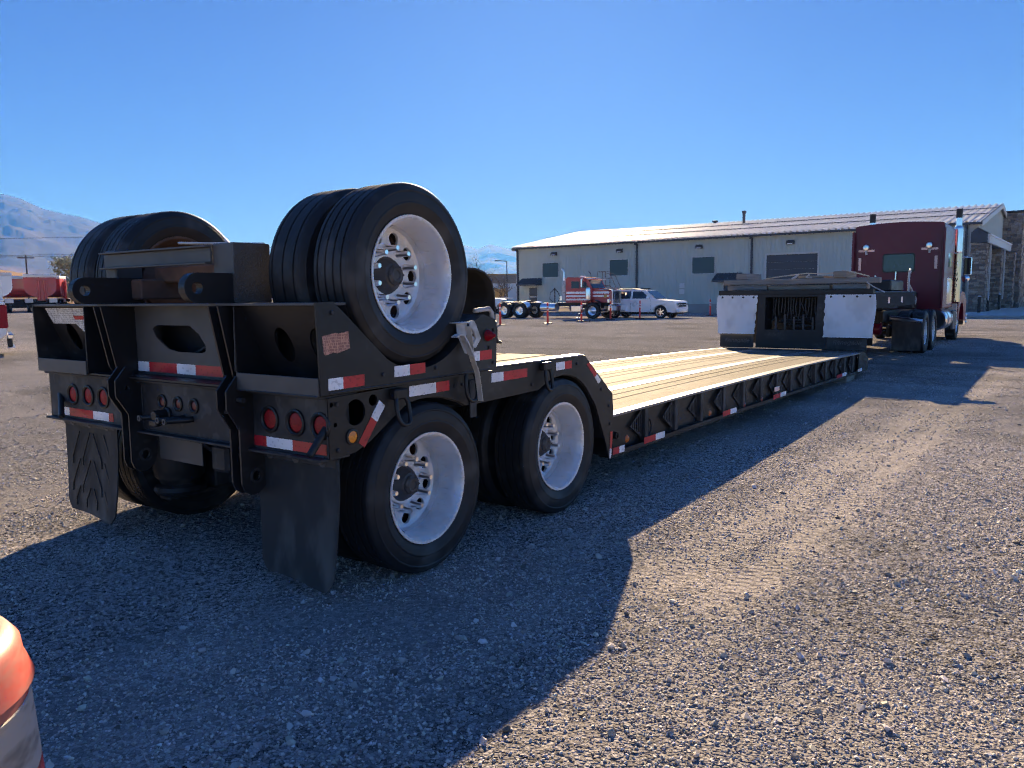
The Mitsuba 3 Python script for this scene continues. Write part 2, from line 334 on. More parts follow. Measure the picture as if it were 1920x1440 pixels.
# loose crushed stones lying on the near part of the yard: real little rocks, one mesh
def stones():
    base = []
    for k in range(8):
        q = rng.normal(size=(13, 3)); q /= np.linalg.norm(q, axis=1, keepdims=True)
        q *= rng.uniform(0.75, 1.1, (13, 1)) * np.array([1.0, 0.8, 0.6])
        h = trimesh.convex.convex_hull(q)
        base.append((np.array(h.vertices), np.array(h.faces)))
    pos = []
    fwd = np.array([CF[0], CF[1]]); fwd /= np.linalg.norm(fwd); lat = np.array([fwd[1], -fwd[0]])
    for d0, d1, dens, s0, s1 in ((1.6, 3.2, 5200, .0037, .0108), (3.2, 4.6, 3700, .0041, .0108), (4.6, 6.5, 1800, .005, .012), (6.5, 9.5, 420, .007, .015), (9.5, 15, 110, .009, .018)):
        w0, w1 = -(d1 * 0.72 + .5), (d1 * 0.72 + .5)
        n = int((d1 - d0) * (w1 - w0) * dens)
        d = rng.uniform(d0, d1, n); w = rng.uniform(w0, w1, n)
        keep = np.abs(w) < d * 0.72 + 0.35
        d, w = d[keep], w[keep]
        s = s0 + (s1 - s0) * rng.random(len(d)) ** 2.4
        s = np.where(rng.random(len(d)) < 0.006, rng.uniform(.014, .026, len(d)), s)
        xy = CAM[:2] + d[:, None] * fwd + w[:, None] * lat
        pos.append(np.c_[xy, s])
    P = np.vstack(pos)
    x, y = P[:, 0], P[:, 1]
    clump = meshkit.fbm(np.stack([x * 1.5, y * 1.9, 0 * x], -1), 4, 11)
    tr = np.zeros(len(x))
    for y0, w in ((-2.42, 0.2), (-2.78, 0.16), (-4.6, 0.35)):
        tr = np.maximum(tr, np.exp(-((y - (y0 - 0.045 * np.clip(x - 1, 0, 40))) / w) ** 2) * np_smooth(0.2, 1.6, x))
    keep = rng.random(len(x)) < np.clip(0.6 + 3.4 * (clump - 0.45), 0.14, 1) * (1 - 0.35 * tr)
    P = P[keep]
    V, Fc, Cc, n0 = [], [], [], 0
    var = rng.integers(0, len(base), len(P))
    for k, (bv, bf) in enumerate(base):
        Q = P[var == k]; n = len(Q)
        a = rng.uniform(0, 2 * np.pi, n); ca, sa = np.cos(a), np.sin(a)
        tlt = rng.normal(0, 0.35, n); ct, st = np.cos(tlt), np.sin(tlt)
        v = np.broadcast_to(bv, (n,) + bv.shape) * Q[:, 2][:, None, None]
        x1 = v[..., 0] * ct[:, None] + v[..., 2] * st[:, None]; z1 = -v[..., 0] * st[:, None] + v[..., 2] * ct[:, None]
        x2 = x1 * ca[:, None] - v[..., 1] * sa[:, None]; y2 = x1 * sa[:, None] + v[..., 1] * ca[:, None]
        gz_ = ground_z(Q[:, 0], Q[:, 1]) + 0.28 * Q[:, 2]
        V.append(np.stack([x2 + Q[:, :1], y2 + Q[:, 1:2], z1 + gz_[:, None]], -1).reshape(-1, 3))
        Fc.append((bf[None] + (np.arange(n) * len(bv))[:, None, None]).reshape(-1, 3) + n0)
        tone = np.clip(rng.normal(0.39, 0.125, n), 0.09, 0.65)
        tint = np.stack([tone * rng.uniform(1.0, 1.14, n), tone, tone * rng.uniform(0.86, 1.02, n)], -1)
        Cc.append(np.repeat(tint, len(bv), 0))
        n0 += n * len(bv)
    return np.vstack(V), np.vstack(Fc), np.vstack(Cc)
sv, sf, sc = stones()

scene['mat_stone_chips'] = {'type': 'twosided', 'bsdf': {'type': 'principled', 'base_color': {'type': 'mesh_attribute', 'name': 'vertex_color'}, 'roughness': 0.75, 'specular': 0.35}}
scene['gravel'] = mikit.ply((sv, sf), 'mat_stone_chips', smooth=False, color=sc)
lab('gravel', 'loose crushed stone scattered over the yard', 'gravel', kind='stuff')

# ------------------------------------------------------------------ mountains
def f_mount(p, n, uv):
    steep = 1 - dr.abs(n.z)
    g = fbm(p.x * 0.0022, p.y * 0.0022, p.z * 0.004, octaves=5)
    c = mix((0.042, 0.038, 0.035), (0.027, 0.026, 0.026), smoothstep(0.35, 0.6, g))
    c = mix(c, mi.Color3f(0.15, 0.105, 0.09), smoothstep(500, 100, p.z) * smoothstep(0.4, 0.62, fbm(p.x * 0.0013 + 5, p.y * 0.0013, 1, octaves=4)))
    snow = smoothstep(0.62, 0.7, fbm(p.x * 0.003, p.y * 0.003, p.z * 0.002, octaves=4)) * smoothstep(950, 1300, p.z)
    return mix(c, mi.Color3f(0.4), snow * 0.08)
mat('mat_mountain', proc(f_mount), rough=0.95, spec=0.1)
def mountain(name, us, pxs, dist, depth, seed, foot=1.0, nr=96):
    """a range whose crest stands at 'dist'; us/pxs: bearing and rise of the skyline seen from the yard"""
    ub = np.linspace(us[0], us[-1], 760)
    crest = np.interp(ub, us, pxs)
    bear = np.arctan2(CF[1], CF[0]) - np.arctan((ub - 960) / 1460.6)
    t = np.linspace(0, 1.35, nr)
    R = dist - depth * (1 - t)
    x = R[:, None] * np.cos(bear); y = R[:, None] * np.sin(bear)
    P = np.stack([x, y, 0 * x], -1) / dist
    W_ = np.stack([meshkit.fbm(P * 14, 4, seed + 31), meshkit.fbm(P * 14, 4, seed + 47), 0 * x], -1) - .5
    P = P + 0.085 * W_
    rid = 1 - np.abs(2 * meshkit.fbm(P * 9 + .37, 6, seed) - 1)
    rid2 = 1 - np.abs(2 * meshkit.fbm(P * 31 + .61, 5, seed + 9) - 1)
    up = np.where(t < 1, t ** 1.25, 1 - 1.6 * (t - 1))[:, None]
    H = crest / 1460.6 * dist * np.cos(np.arctan((ub - 960) / 1460.6)) ** -1
    w = np.sin(np.clip(t, 0, 1) * np.pi)[:, None]
    z = H * up * (1 + w * (0.5 * (rid - 0.72) + 0.16 * (rid2 - 0.7)) * foot)
    z += H * 0.015 * (rid2 - 0.7) - 2.0 * (t == 0)[:, None]
    tgt = crest / 1460.6 * np.cos(np.arctan((ub - 960) / 1460.6))
    ang = (z / R[:, None])
    z = z * (tgt / np.maximum(ang.max(0), 1e-4))[None, :]
    z[0] = -2.0
    n = len(ub)
    a, b = np.meshgrid(np.arange(nr - 1), np.arange(n - 1), indexing='ij')
    q = np.stack([a * n + b, a * n + b + 1, (a + 1) * n + b + 1, (a + 1) * n + b], -1).reshape(-1, 4)
    E('', name, (np.stack([x, y, z], -1).reshape(-1, 3), q), 'mat_mountain', smooth=True)
mountain('hills', [-1600, -800, -300, -120, 0, 30, 60, 100, 140, 170, 250, 330, 400, 470, 560, 700], [120, 150, 185, 200, 199, 197, 189, 170, 160, 154, 128, 104, 88, 70, 45, 5], 7600, 5200, 4)
lab('hills', 'tall brown mountain slope rising behind the red trailers', kind='structure')
mountain('hills', [200, 350, 450, 520, 600, 700, 800, 850, 880, 900, 920, 940, 968, 1050, 1200, 1500, 2000, 2800], [20, 55, 86, 97, 95, 103, 94, 97, 94, 88, 97, 92, 85, 82, 70, 64, 66, 60], 16500, 5200, 21, 0.8)
lab('hills_001', 'long distant blue mountain range behind the warehouse', kind='structure')

mat('mat_dry_hill', proc(lambda p, n, uv: mix((0.34, 0.17, 0.075), (0.24, 0.16, 0.09), fbm(p.x * 0.03, p.y * 0.03, octaves=4))), rough=0.95, spec=0.1)
hv, hf = lathe([(0, 17.0), (10, 16.6), (22, 14.8), (34, 11.6), (46, 7.5), (56, 3.2), (66, -2.0)], 60, 'z')
hv = np.array(hv); hv[:, 2] += 2.2 * (meshkit.fbm(hv * 0.05, 4, 6) - .5)
E('', 'hill', (hv * np.array([1.5, 1.5, 1]) + np.array([120.7, 382.9, 0]), hf), 'mat_dry_hill', smooth=True)
lab('hill', 'low orange brown hill at the far left', kind='structure')
# air between the yard and the mountains
scene['haze'] = {'type': 'cube', 'to_world': T().translate([0, 0, 690]).scale([27000, 27000, 696]), 'bsdf': {'type': 'null'}, 'interior': {'type': 'ref', 'id': 'yard_air'}}
lab('haze', 'thin blue air that veils the mountains', 'haze', kind='stuff')

# ------------------------------------------------------------------ warehouse
WM = np.array([[-.038, .999, 0, 60.162], [-.999, -.038, 0, 38.831], [0, 0, 1, 0], [0, 0, 0, 1.0]])   # local: u along the wall, w inwards, z up
wh = thing('warehouse', 'long grey green metal warehouse with ribbed roof, overhead door and stone entrance', 'warehouse')
EA, RW, RZ, LEN = 6.13, 12.0, 8.24, 38.4
def ribbed(length, pitch=0.305, rib=0.022, rw=0.05):
    pts = [0.0]; hh = [0.0]
    x = 0.0
    while x + pitch < length:
        a = x + pitch * 0.5
        pts += [a - rw, a - rw * .5, a + rw * .5, a + rw]; hh += [0, rib, rib, 0]
        x += pitch
    pts.append(length); hh.append(0)
    return np.array(pts), np.array(hh)
up_, hp_ = ribbed(LEN)
v = np.concatenate([np.stack([up_, -hp_, 0 * up_], -1), np.stack([up_, -hp_, 0 * up_ + EA], -1)])
n = len(up_); q = np.array([[k, k + 1, n + k + 1, n + k] for k in range(n - 1)])
E(wh, 'wall', xf((v, q), WM), SIDING)
for ue, sgn in ((0.0, -1), (LEN, 1)):
    wp, hq = ribbed(2 * RW)
    top = EA + (RZ - EA) * (1 - np.abs(wp - RW) / RW)
    v = np.concatenate([np.stack([ue + sgn * hq, wp, 0 * wp], -1), np.stack([ue + sgn * hq, wp, top], -1)])
    n = len(wp); q = np.array([[k, k + 1, n + k + 1, n + k] for k in range(n - 1)])
    E(wh, 'gable_wall', xf((v, q), WM), SIDING)
roof = wh + '__roof'
sl = (RZ - EA) / RW
def roof_pt(u, w, h): return (u, w, EA + sl * w + h)
PW = (LEN + 0.5) / 42
for rrow, (w0, w1) in enumerate(((-0.38, 3.9), (3.84, 8.0), (7.94, 12.02))):
    for k in range(42):
        u0 = -0.25 + k * PW
        us = [u0 + .002, u0 + .05, u0 + .10, u0 + PW * .5 - .10, u0 + PW * .5 - .05, u0 + PW * .5 + .05, u0 + PW * .5 + .10, u0 + PW - .10, u0 + PW - .05, u0 + PW - .002]
        hs = [.12, .12, 0, 0, .12, .12, 0, 0, .12, .12]
        lift = 0.03 if w0 > -.3 else 0.0
        v = np.array([roof_pt(u, w0, h + lift + .03) for u, h in zip(us, hs)] + [roof_pt(u, w1, h + .03) for u, h in zip(us, hs)])
        q = np.array([[a, a + 1, 10 + a + 1, 10 + a] for a in range(9)])
        E(roof, 'panel', xf((v, q), WM), ROOFM)
v = np.array([(-.25, RW - .02, RZ + .02), (LEN + .25, RW - .02, RZ + .02), (LEN + .25, 2 * RW + .4, EA - .05), (-.25, 2 * RW + .4, EA - .05)])
E(roof, 'rear_slope', xf((v, np.array([[0, 1, 2, 3]])), WM), ROOFM)
for w in (3.7, 7.75):
    E(roof, 'snow_rail', xf(join(cbox(-.2, LEN + .2, w, w + .05, EA + sl * w + .15, EA + sl * w + .205)), WM), NAVY)
E(roof, 'gutter', xf(join(cbox(-.25, LEN + .25, -.52, -.385, EA - .20, EA - .045, .01)), WM), NAVY)
E(roof, 'soffit', xf(join(cbox(-.2, LEN + .2, -.38, -.03, EA - .17, EA - .10)), WM), TRIML)
for ue in (-.25, LEN + .25):
    for s_ in (0, 1):
        wa, wb = (-.4, RW) if s_ == 0 else (RW, 2 * RW + .4)
        za, zb = (EA + sl * -.4, RZ) if s_ == 0 else (RZ, EA - .05)
        v = [(ue + du, w, z + dz) for du in (-.03, .03) for (w, z) in ((wa, za), (wb, zb)) for dz in (-.26, .09)]
        E(roof, 'rake_trim', xf((np.array(v), CUBE_F), WM), TRIML)
E(roof, 'vent_pipe', xf(join(moved(lathe([(0, 0), (.13, 0), (.13, 1.15), (.19, 1.15), (.19, 1.33), (0, 1.33)], 20, 'z'), (19.03, 8.80, 7.60))), WM), GREYP, smooth=35)
E(roof, 'vent_cap', xf(join(moved(lathe([(0, 0), (.16, 0), (.16, .28), (.28, .30), (.26, .42), (0, .48)], 20, 'z'), (15.1, 11.7, 8.1))), WM), GREYP, smooth=35)
for u in (.16, 12.96, 23.05, 37.72):
    m = MB().box(u - .07, u + .07, -.17, -.03, .2, EA - .3, .01)
    m.box(u - .07, u + .07, -.48, -.10, EA - .36, EA - .2, .01)
    E(wh, 'downspout', xf(m.mesh(), WM), NAVY)
E(wh, 'corner_trim', xf(join(cbox(37.9, LEN + .04, -.045, .3, .1, EA - .1, .005)), WM), TRIML)
E(wh, 'corner_trim', xf(join(cbox(-.04, .09, -.045, .3, .1, EA - .1, .005)), WM), TRIML)
m = MB()
for a, b in ((0.0, 1.44), (2.46, 20.75), (21.85, 24.1), (28.2, 38.1)): m.box(a, b, -.13, -.025, 0, .72, .01)
E(wh, 'base_course', xf(m.mesh(), WM), CONC)
for (a, b, c, d) in ((3.06, 4.85, 3.26, 4.55), (10.28, 12.10, 3.23, 4.59), (18.08, 20.0, 3.21, 4.52)):
    wn = fresh(wh + '__window')
    m = MB()
    for bx in ((a - .07, b + .07, d, d + .07), (a - .07, b + .07, c - .07, c), (a - .07, a, c, d), (b, b + .07, c, d)):
        m.box(bx[0], bx[1], -.09, -.02, bx[2], bx[3], .008)
    E(wn, 'frame', xf(m.mesh(), WM), TRIML)
    E(wn, 'pane', xf(join(cbox(a, b, -.055, -.045, c, d)), WM), GLASSB)
for (a, b, top, aw0, aw1) in ((1.49, 2.41, 2.32, .67, 2.92), (20.8, 21.8, 2.3, 20.2, 22.3)):
    dn = fresh(wh + '__door')
    m = MB()
    for bx in ((a - .06, b + .06, top, top + .07), (a - .06, a, .02, top), (b, b + .06, .02, top)): m.box(bx[0], bx[1], -.08, -.02, bx[2], bx[3], .006)
    E(dn, 'frame', xf(m.mesh(), WM), TRIML)
    E(dn, 'leaf', xf(join(cbox(a, b, -.05, -.03, .03, top)), WM), NAVY)
    E(dn, 'push_bar', xf(join(cbox(a + .06, b - .06, -.09, -.055, 1.38, 1.5, .01)), WM), TRIML)
    an = fresh(wh + '__awning')
    k = 12; pw = (aw1 - aw0) / k
    for s_ in range(k):
        u0 = aw0 + s_ * pw
        us = [u0 + .002, u0 + .02, u0 + .035, u0 + pw - .035, u0 + pw - .02, u0 + pw - .002]; hs = [.035, .035, 0, 0, .035, .035]
        v = np.array([(u, -1.05, 2.6 + h) for u, h in zip(us, hs)] + [(u, -.03, 3.18 + h) for u, h in zip(us, hs)])
        E(an, 'panel', xf((v, np.array([[q_, q_ + 1, 7 + q_, 6 + q_] for q_ in range(5)])), WM), NAVY)
    m = MB()
    for ue in (aw0 - .012, aw1): m.add(*plate([(-1.05, 2.50), (-.03, 2.50), (-.03, 3.2), (-1.05, 2.62)], 'x', ue, ue + .012))
    m.box(aw0, aw1, -1.07, -1.052, 2.48, 2.62)
    E(an, 'side_flashing', xf(m.mesh(), WM), NAVY)
gd = wh + '__overhead_door'
for k in range(8):
    z0 = .02 + k * .556
    E(gd, 'panel', xf(join(cbox(24.24, 28.06, -.035 - .002 * (k % 2), -.015, z0, z0 + .545, .012)), WM), NAVY)
m = MB()
for bx in ((24.1, 28.2, 4.48, 4.6), (24.1, 24.22, .0, 4.48), (28.08, 28.2, .0, 4.48)): m.box(bx[0], bx[1], -.08, -.02, bx[2], bx[3], .006)
E(gd, 'frame', xf(m.mesh(), WM), TRIML)
for u in (4.39, 11.29, 18.67, 26.05):
    ln = fresh(wh + '__wall_light')
    E(ln, 'housing', xf(plate([(-.02, 5.22), (-.30, 5.22), (-.30, 5.32), (-.18, 5.54), (-.02, 5.54)], 'x', u - .28, u + .28), WM), GREYP)
    E(ln, 'lens', xf(join(cbox(u - .2, u + .2, -.312, -.302, 5.235, 5.31)), WM), WHITE2)
for z0 in (1.55, 2.05):
    E(wh, 'notice_sign', xf(join(cbox(16.95, 17.4, -.06, -.045, z0, z0 + .4, .004)), WM), WHITE2)
# stone entrance on the right-hand end wall
def stone_face(holder, o, du, dn_, width, z0, z1, seed, stuff=False, course=0.14):
    """coursed ledge stone over a face: o corner, du along the face, dn_ outwards"""
    r = np.random.default_rng(seed); z = z0; acc = [MB() for _ in STONES]
    while z < z1 - .03:
        h = min(course * r.uniform(.55, 1.35), z1 - z); x = 0.0
        while x < width - .02:
            l = min(r.uniform(.18, .62), width - x)
            if width - x - l < .12: l = width - x
            d = r.uniform(.03, .085)
            P = [np.array(o) + np.array(du) * a + np.array(dn_) * b for a in (x + .006, x + l - .006) for b in (-.03, d)]
            v = np.array([[p[0], p[1], zz] for p in P for zz in (z + .006, z + h - .006)])
            s_ = int(r.integers(0, 4))
            if stuff: acc[s_].add(v, CUBE_F)
            else: E(holder, 'stone', xf((v, CUBE_F), WM), STONES[s_])
            x += l
        z += h
    if stuff:
        for s_, a in enumerate(acc):
            key = E(holder, 'ledge_stone', xf(a.mesh(), WM), STONES[s_]); lab(key, 'small stacked ledge stones on the far tower and piers', kind='stuff')
for k, (u0, u1, w0, w1, zt) in enumerate(((38.07, 38.95, -.42, 1.0, 4.68), (38.30, 39.10, 7.3, 8.6, 4.62))):
    pn = fresh(wh + '__stone_pier')
    E(pn, 'core', xf(join(cbox(u0, u1, w0, w1, .1, zt)), WM), STONES[2])
    stone_face(pn, (u0, w0, 0), (1, 0, 0), (0, -1, 0), u1 - u0, .13, zt, 30 + k)
    stone_face(pn, (u1, w0, 0), (0, 1, 0), (1, 0, 0), w1 - w0, .13, zt, 40 + k, True)
pn = fresh(wh + '__stone_pier')
E(pn, 'core', xf(join(cbox(38.55, 39.45, 13.3, 14.4, .1, 4.6)), WM), STONES[2])
stone_face(pn, (38.55, 13.3, 0), (1, 0, 0), (0, -1, 0), .9, .13, 4.6, 50, True)
stone_face(pn, (39.45, 13.3, 0), (0, 1, 0), (1, 0, 0), 1.1, .13, 4.6, 51, True)
tn = wh + '__stone_tower'
E(tn, 'core', xf(plate([(38.42, .1), (39.75, .1), (39.75, 7.9), (38.42, 7.8)], 'y', 15.2, 24), WM), STONES[2])
stone_face(tn, (38.42, 15.2, 0), (1, 0, 0), (0, -1, 0), 1.33, .13, 7.8, 60, True, .2)
stone_face(tn, (39.75, 15.2, 0), (0, 1, 0), (1, 0, 0), 8.8, .13, 7.8, 61, True, .24)
E(tn, 'coping', xf(join(cbox(38.3, 39.9, 15.05, 24.1, 7.9, 8.0, .01)), WM), NAVY)
pr = wh + '__porch_roof'
E(pr, 'end_panel', xf(plate([(38.05, 4.72), (39.02, 4.72), (39.02, 5.25), (38.42, 5.72), (38.05, 5.4)], 'y', -.55, -.45), WM), NAVY)
E(pr, 'fascia', xf(join(cbox(39.02, 39.16, -.56, 14.3, 4.68, 5.16, .01)), WM), TRIML)
E(pr, 'edge_trim', xf(join(cbox(39.0, 39.22, -.58, 14.35, 5.163, 5.27, .01)), WM), WHITE2)
v = np.array([(39.14, -.5, 5.275), (39.14, 14.3, 5.275), (38.42, 14.3, 5.74), (38.42, -.5, 5.74)])
E(pr, 'roof_sheet', xf((v, np.array([[0, 1, 2, 3]])), WM), NAVY)
E(pr, 'ceiling', xf(join(cbox(38.42, 39.0, -.44, 14.3, 4.70, 4.78)), WM), NAVY)
for (u, w) in ((39.02, .98), (39.18, 8.6)):
    E(wh, 'downspout', xf(join(cbox(u, u + .1, w, w + .1, .9, 4.66, .01)), WM), TRIML)
E('', 'sidewalk', (lambda m: m.mesh())(MB().box(48.6, 58.5, -32, .85, -.05, .15, .03).box(58.503, 90, -32, -.2, -.05, .147, .03)), CONC)
lab('sidewalk', 'raised concrete walk in front of the stone entrance', kind='structure')
for k, (x, y, h) in enumerate(((56.0, 0.0, 1.13), (60.5, -.19, 1.2), (66.0, -.57, 1.22))):
    b = thing('bollard', ['dark steel bollard with pale cap, nearest of the three by the stone entrance', 'dark bollard between the first and second stone pier', 'farthest dark bollard, before the third stone pier'][k], 'bollard', 'bollards by the stone entrance')
    E(b, 'post', moved(lathe([(0, .14), (.1, .14), (.1, h), (.09, h + .02), (0, h + .02)], 18, 'z'), (x, y, 0)), GROM, smooth=35)
    E(b, 'cap', moved(lathe([(.0, h + .021), (.108, h + .021), (.108, h + .05), (.06, h + .1), (0, h + .11)], 18, 'z'), (x, y, 0)), GALV, smooth=35)

# ------------------------------------------------------------------ wheels (shared meshes, placed by to_world)
def tyre_prof(R=.465, hw=.14, rb=.287, grooves=4):
    half = [(rb, .095), (rb + .012, .112), (rb + .035, .128), (rb + .07, hw - .001), (rb + .074, hw + .002), (rb + .08, hw + .002), (rb + .084, hw - .001),
            (R - .075, hw), (R - .045, hw - .006), (R - .04, hw - .003), (R - .034, hw - .004), (R - .03, hw - .01), (R - .012, hw - .018), (R - .003, hw - .028), (R, hw - .036)]
    tread = []
    w = hw - .036
    ed = np.linspace(-w * .78, w * .78, grooves)
    for e in ed[::-1]:
        tread += [(R + .002, e + .006), (R - .008, e + .0035), (R - .008, e - .0035), (R + .002, e - .006)]
    return half + tread + [(r, -a) for r, a in half[::-1]]
TYRE = mikit.ply(lathe(tyre_prof(), 88), RUBBER, smooth=38)
TYRE_LOW = mikit.ply(lathe(tyre_prof(grooves=3), 56), RUBBER, smooth=38)

def rim_mesh(holes=True):
    # cross-section (radius, along); along 0 = outer flange edge, negative = inwards
    prof = [(.300, -.012), (.306, -.004), (.304, 0.0), (.292, -.002), (.284, -.012), (.283, -.03), (.281, -.054), (.274, -.060), (.263, -.072), (.261, -.085), (.258, -.155), (.252, -.188),
            (.238, -.199), (.215, -.202), (.175, -.197), (.12, -.194), (.10, -.194), (.10, -.206), (.175, -.210), (.215, -.217), (.25, -.220), (.262, -.212), (.27, -.12), (.272, -.09), (.279, -.075), (.287, -.06), (.29, -.03)]
    cs = m3.CrossSection([prof], m3.FillRule.EvenOdd if hasattr(m3, 'FillRule') else 0)
    m = cs.revolve(72)
    if holes:
        for k in range(10):
            a = (k + .5) * 2 * math.pi / 10
            c = m3.Manifold.cylinder(.2, .0355, .0355, 24).translate([.204 * math.cos(a), .203 * math.sin(a), -.29])
            m = m - c
    q = m.to_mesh(); v = np.array(q.vert_properties[:, :3]); f = np.array(q.tri_verts)
    return np.stack([v[:, 0], v[:, 2], v[:, 1]], -1), f[:, ::-1]
RIMP = mikit.ply(rim_mesh(), RIM, smooth=32)
BARREL = mikit.ply(lathe([(.304, 0), (.292, -.002), (.284, -.012), (.262, -.06), (.258, -.15), (.262, -.2), (.284, -.255), (.304, -.266)], 48), RIM, smooth=40)
INNER_RIM = mikit.ply(lathe([(.302, .115), (.288, .11), (.272, .07), (.262, .03), (.255, -.03), (.235, -.05), (.1, -.055)], 48), RUST, smooth=40)
HUBP = mikit.ply(join(lathe([(.102, -.205), (.097, -.19), (.086, -.168), (.074, -.158), (.066, -.142), (.052, -.136)], 36), lathe([(.0, -.122), (.022, -.122), (.026, -.116), (.038, -.115), (.042, -.120), (.053, -.124), (.055, -.132), (.052, -.14)], 36),
                      *[moved(lathe([(0, -.115), (.005, -.115), (.005, -.13)], 6), (.047 * math.cos(a), 0, .047 * math.sin(a))) for a in np.arange(6) * math.pi / 3]), HUB, smooth=32)
NUT = mikit.ply(lathe([(0, .084), (.012, .084), (.0145, .08), (.0155, .062), (.019, .016), (.023, .01), (.023, 0)], 14), CHROME, smooth=30)
DRUM = mikit.ply(lathe([(.0, .05), (.12, .05), (.2, .04), (.205, .0), (.205, -.15), (.17, -.16), (0, -.16)], 36), RUST, smooth=30)

def place(x, y, z, sgn=1, R0=None):
    """mesh's +y axis turned to point to sgn*y ; a half turn about z keeps it a rotation"""
    M = np.eye(4)
    if sgn < 0: M[0, 0] = M[1, 1] = -1
    M[:3, 3] = (x, y, z)
    return M if R0 is None else R0 @ M

def wheel(holder, x, y, z, sgn, kind, base=None, rot=0.0):
    """y: outer flange plane. kind: 'outer' deep dish with nuts, 'inner' hidden twin, 'back' seen from its inner side"""
    w = fresh(holder + '__wheel')
    if kind == 'outer':
        E(w, 'tyre', TYRE, RUBBER, M=place(x, y - sgn * .126, z, sgn, base))
        c, s = math.cos(rot), math.sin(rot)
        Rm = np.array([[c, 0, s, 0], [0, 1, 0, 0], [-s, 0, c, 0], [0, 0, 0, 1.0]])
        P = place(x, y, z, sgn, base)
        E(w, 'rim', RIMP, RIM, M=P @ Rm)
        E(w, 'barrel', BARREL, RIM, M=P)
        E(w, 'hub', HUBP, HUB, M=P)
        for k in range(10):
            a = k * math.pi / 5 + rot
            M = np.eye(4); M[:3, 3] = (.143 * math.cos(a), -.195, -.143 * math.sin(a))
            E(w, 'lug_nut', NUT, CHROME, M=P @ M)
    else:
        E(w, 'tyre', TYRE_LOW if kind == 'inner' else TYRE, RUBBER, M=place(x, y, z, sgn, base))
        E(w, 'rim', INNER_RIM, RUST, M=place(x, y, z, -sgn if kind == 'back' else sgn, base))
        if kind == 'back': E(w, 'brake_drum', DRUM, RUST, M=place(x, y + sgn * .06, z, -sgn, base))
    return w

# ------------------------------------------------------------------ lowboy trailer (x forward, rear at x = 0)
tr = thing('lowboy_trailer', 'long black lowboy trailer with wooden deck on four dual wheels, parked across the yard', 'trailer')
YR, YL = -1.295, 1.385
X0, X1 = 2.858, 12.15
def zd(x):
    s = (np.asarray(x, float) - 2.86) / 9.3
    return .58 - .1293 * s + .112 * s * (1 - s)
side = [(0, 1.031), (.75, 1.052), (1.094, 1.068), (2.418, 1.067), (2.845, .747), (2.858, .60), (2.80, .238), (2.72, .42), (2.577, .689), (2.441, .833), (2.37, .885), (2.288, .925), (2.2, .95), (2.121, .959),
        (1.981, .949), (1.89, .92), (1.802, .885), (1.103, .873), (1.028, .876), (.97, .905), (.904, .927), (.84, .946), (.781, .956), (.71, .962), (.636, .961), (.57, .952), (.523, .937), (.40, .87), (.266, .79), (.163, .751), (0, .741)]
holes = [disc(.172, .946, .064), disc(.292, .992, .029), disc(.04, .902, .011), disc(.02, 1.0, .012)]
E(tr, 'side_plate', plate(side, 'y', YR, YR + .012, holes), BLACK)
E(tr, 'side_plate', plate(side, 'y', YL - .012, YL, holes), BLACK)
# edge flanges of the wheel arches and the deck rail over them
def strip_along(poly, y0, y1, t):
    m = MB()
    for (a, b), (c, d) in zip(poly[:-1], poly[1:]):
        dx, dz = c - a, d - b; l = math.hypot(dx, dz); nx, nz = dz / l * t, -dx / l * t
        v = np.array([(x, y, z) for (x, z) in ((a, b), (c, d), (c + nx, d + nz), (a + nx, b + nz)) for y in (y0, y1)])
        m.add(v, np.array([[0, 1, 3, 2], [2, 3, 5, 4], [4, 5, 7, 6], [6, 7, 1, 0], [0, 2, 4, 6], [1, 7, 5, 3]]))
    return m.mesh()
E(tr, 'wheel_arch', strip_along(side[19 - 12 + 0:17], YR + .0125, YR + .60, -.006), BLACK)
E(tr, 'wheel_arch', strip_along(side[18:29], YR + .0125, YR + .60, -.006), BLACK)
for ya in (YR - .003, YL - .112): E(tr, 'deck_rail', join(cbox(1.06, 2.415, ya, ya + .115, 1.0695, 1.079, .003)), STEEL)
# rear beam with lamps, tape and nozzles
yb0, yb1 = YR + .013, YL - .013
lampsR = [(-.871, .902), (-1.063, .900), (-1.24, .898)]; lampsL = [(1.079, .904), (.89, .906), (.708, .906)]; lampsC = [(.071, .925), (-.085, .923), (-.235, .922)]
E(tr, 'rear_beam', plate([(yb0, .748), (yb1, .748), (yb1, 1.028), (yb0, 1.028)], 'x', 0, .014, [disc(y, z, .058, 24) for y, z in lampsR + lampsL] + [disc(y, z, .032, 20) for y, z in lampsC]), GRIME)
E(tr, 'rear_ledge', join(cbox(-.045, .14, yb0, yb1, .733, .7465, .003)), GRIME)
E(tr, 'rear_top_flange', join(cbox(-.035, .2, yb0, yb1, 1.0295, 1.043, .003)), GRIME)
E(tr, 'rear_beam_box', join(cbox(.03, .16, yb0 + .02, yb1 - .02, .76, 1.02)), DARK)
for (y, z), r, L in [(q, .056, LENSR) for q in lampsR + lampsL] + [(q, .031, LENSD) for q in lampsC]:
    ln = fresh(tr + '__tail_lamp')
    if L == LENSD: lab(ln, 'small dim red centre lamp')
    E(ln, 'grommet', moved(lathe([(r + .012, 0), (r + .011, -.009), (r + .002, -.012), (r - .006, -.006), (r - .007, .02)], 32, 'x'), (0, y, z)), GROM, smooth=40)
    E(ln, 'lens', moved(lathe([(0, -.006), (r * .5, -.005), (r * .8, -.002), (r - .0065, .004)], 32, 'x'), (.002, y, z)), L, smooth=40)
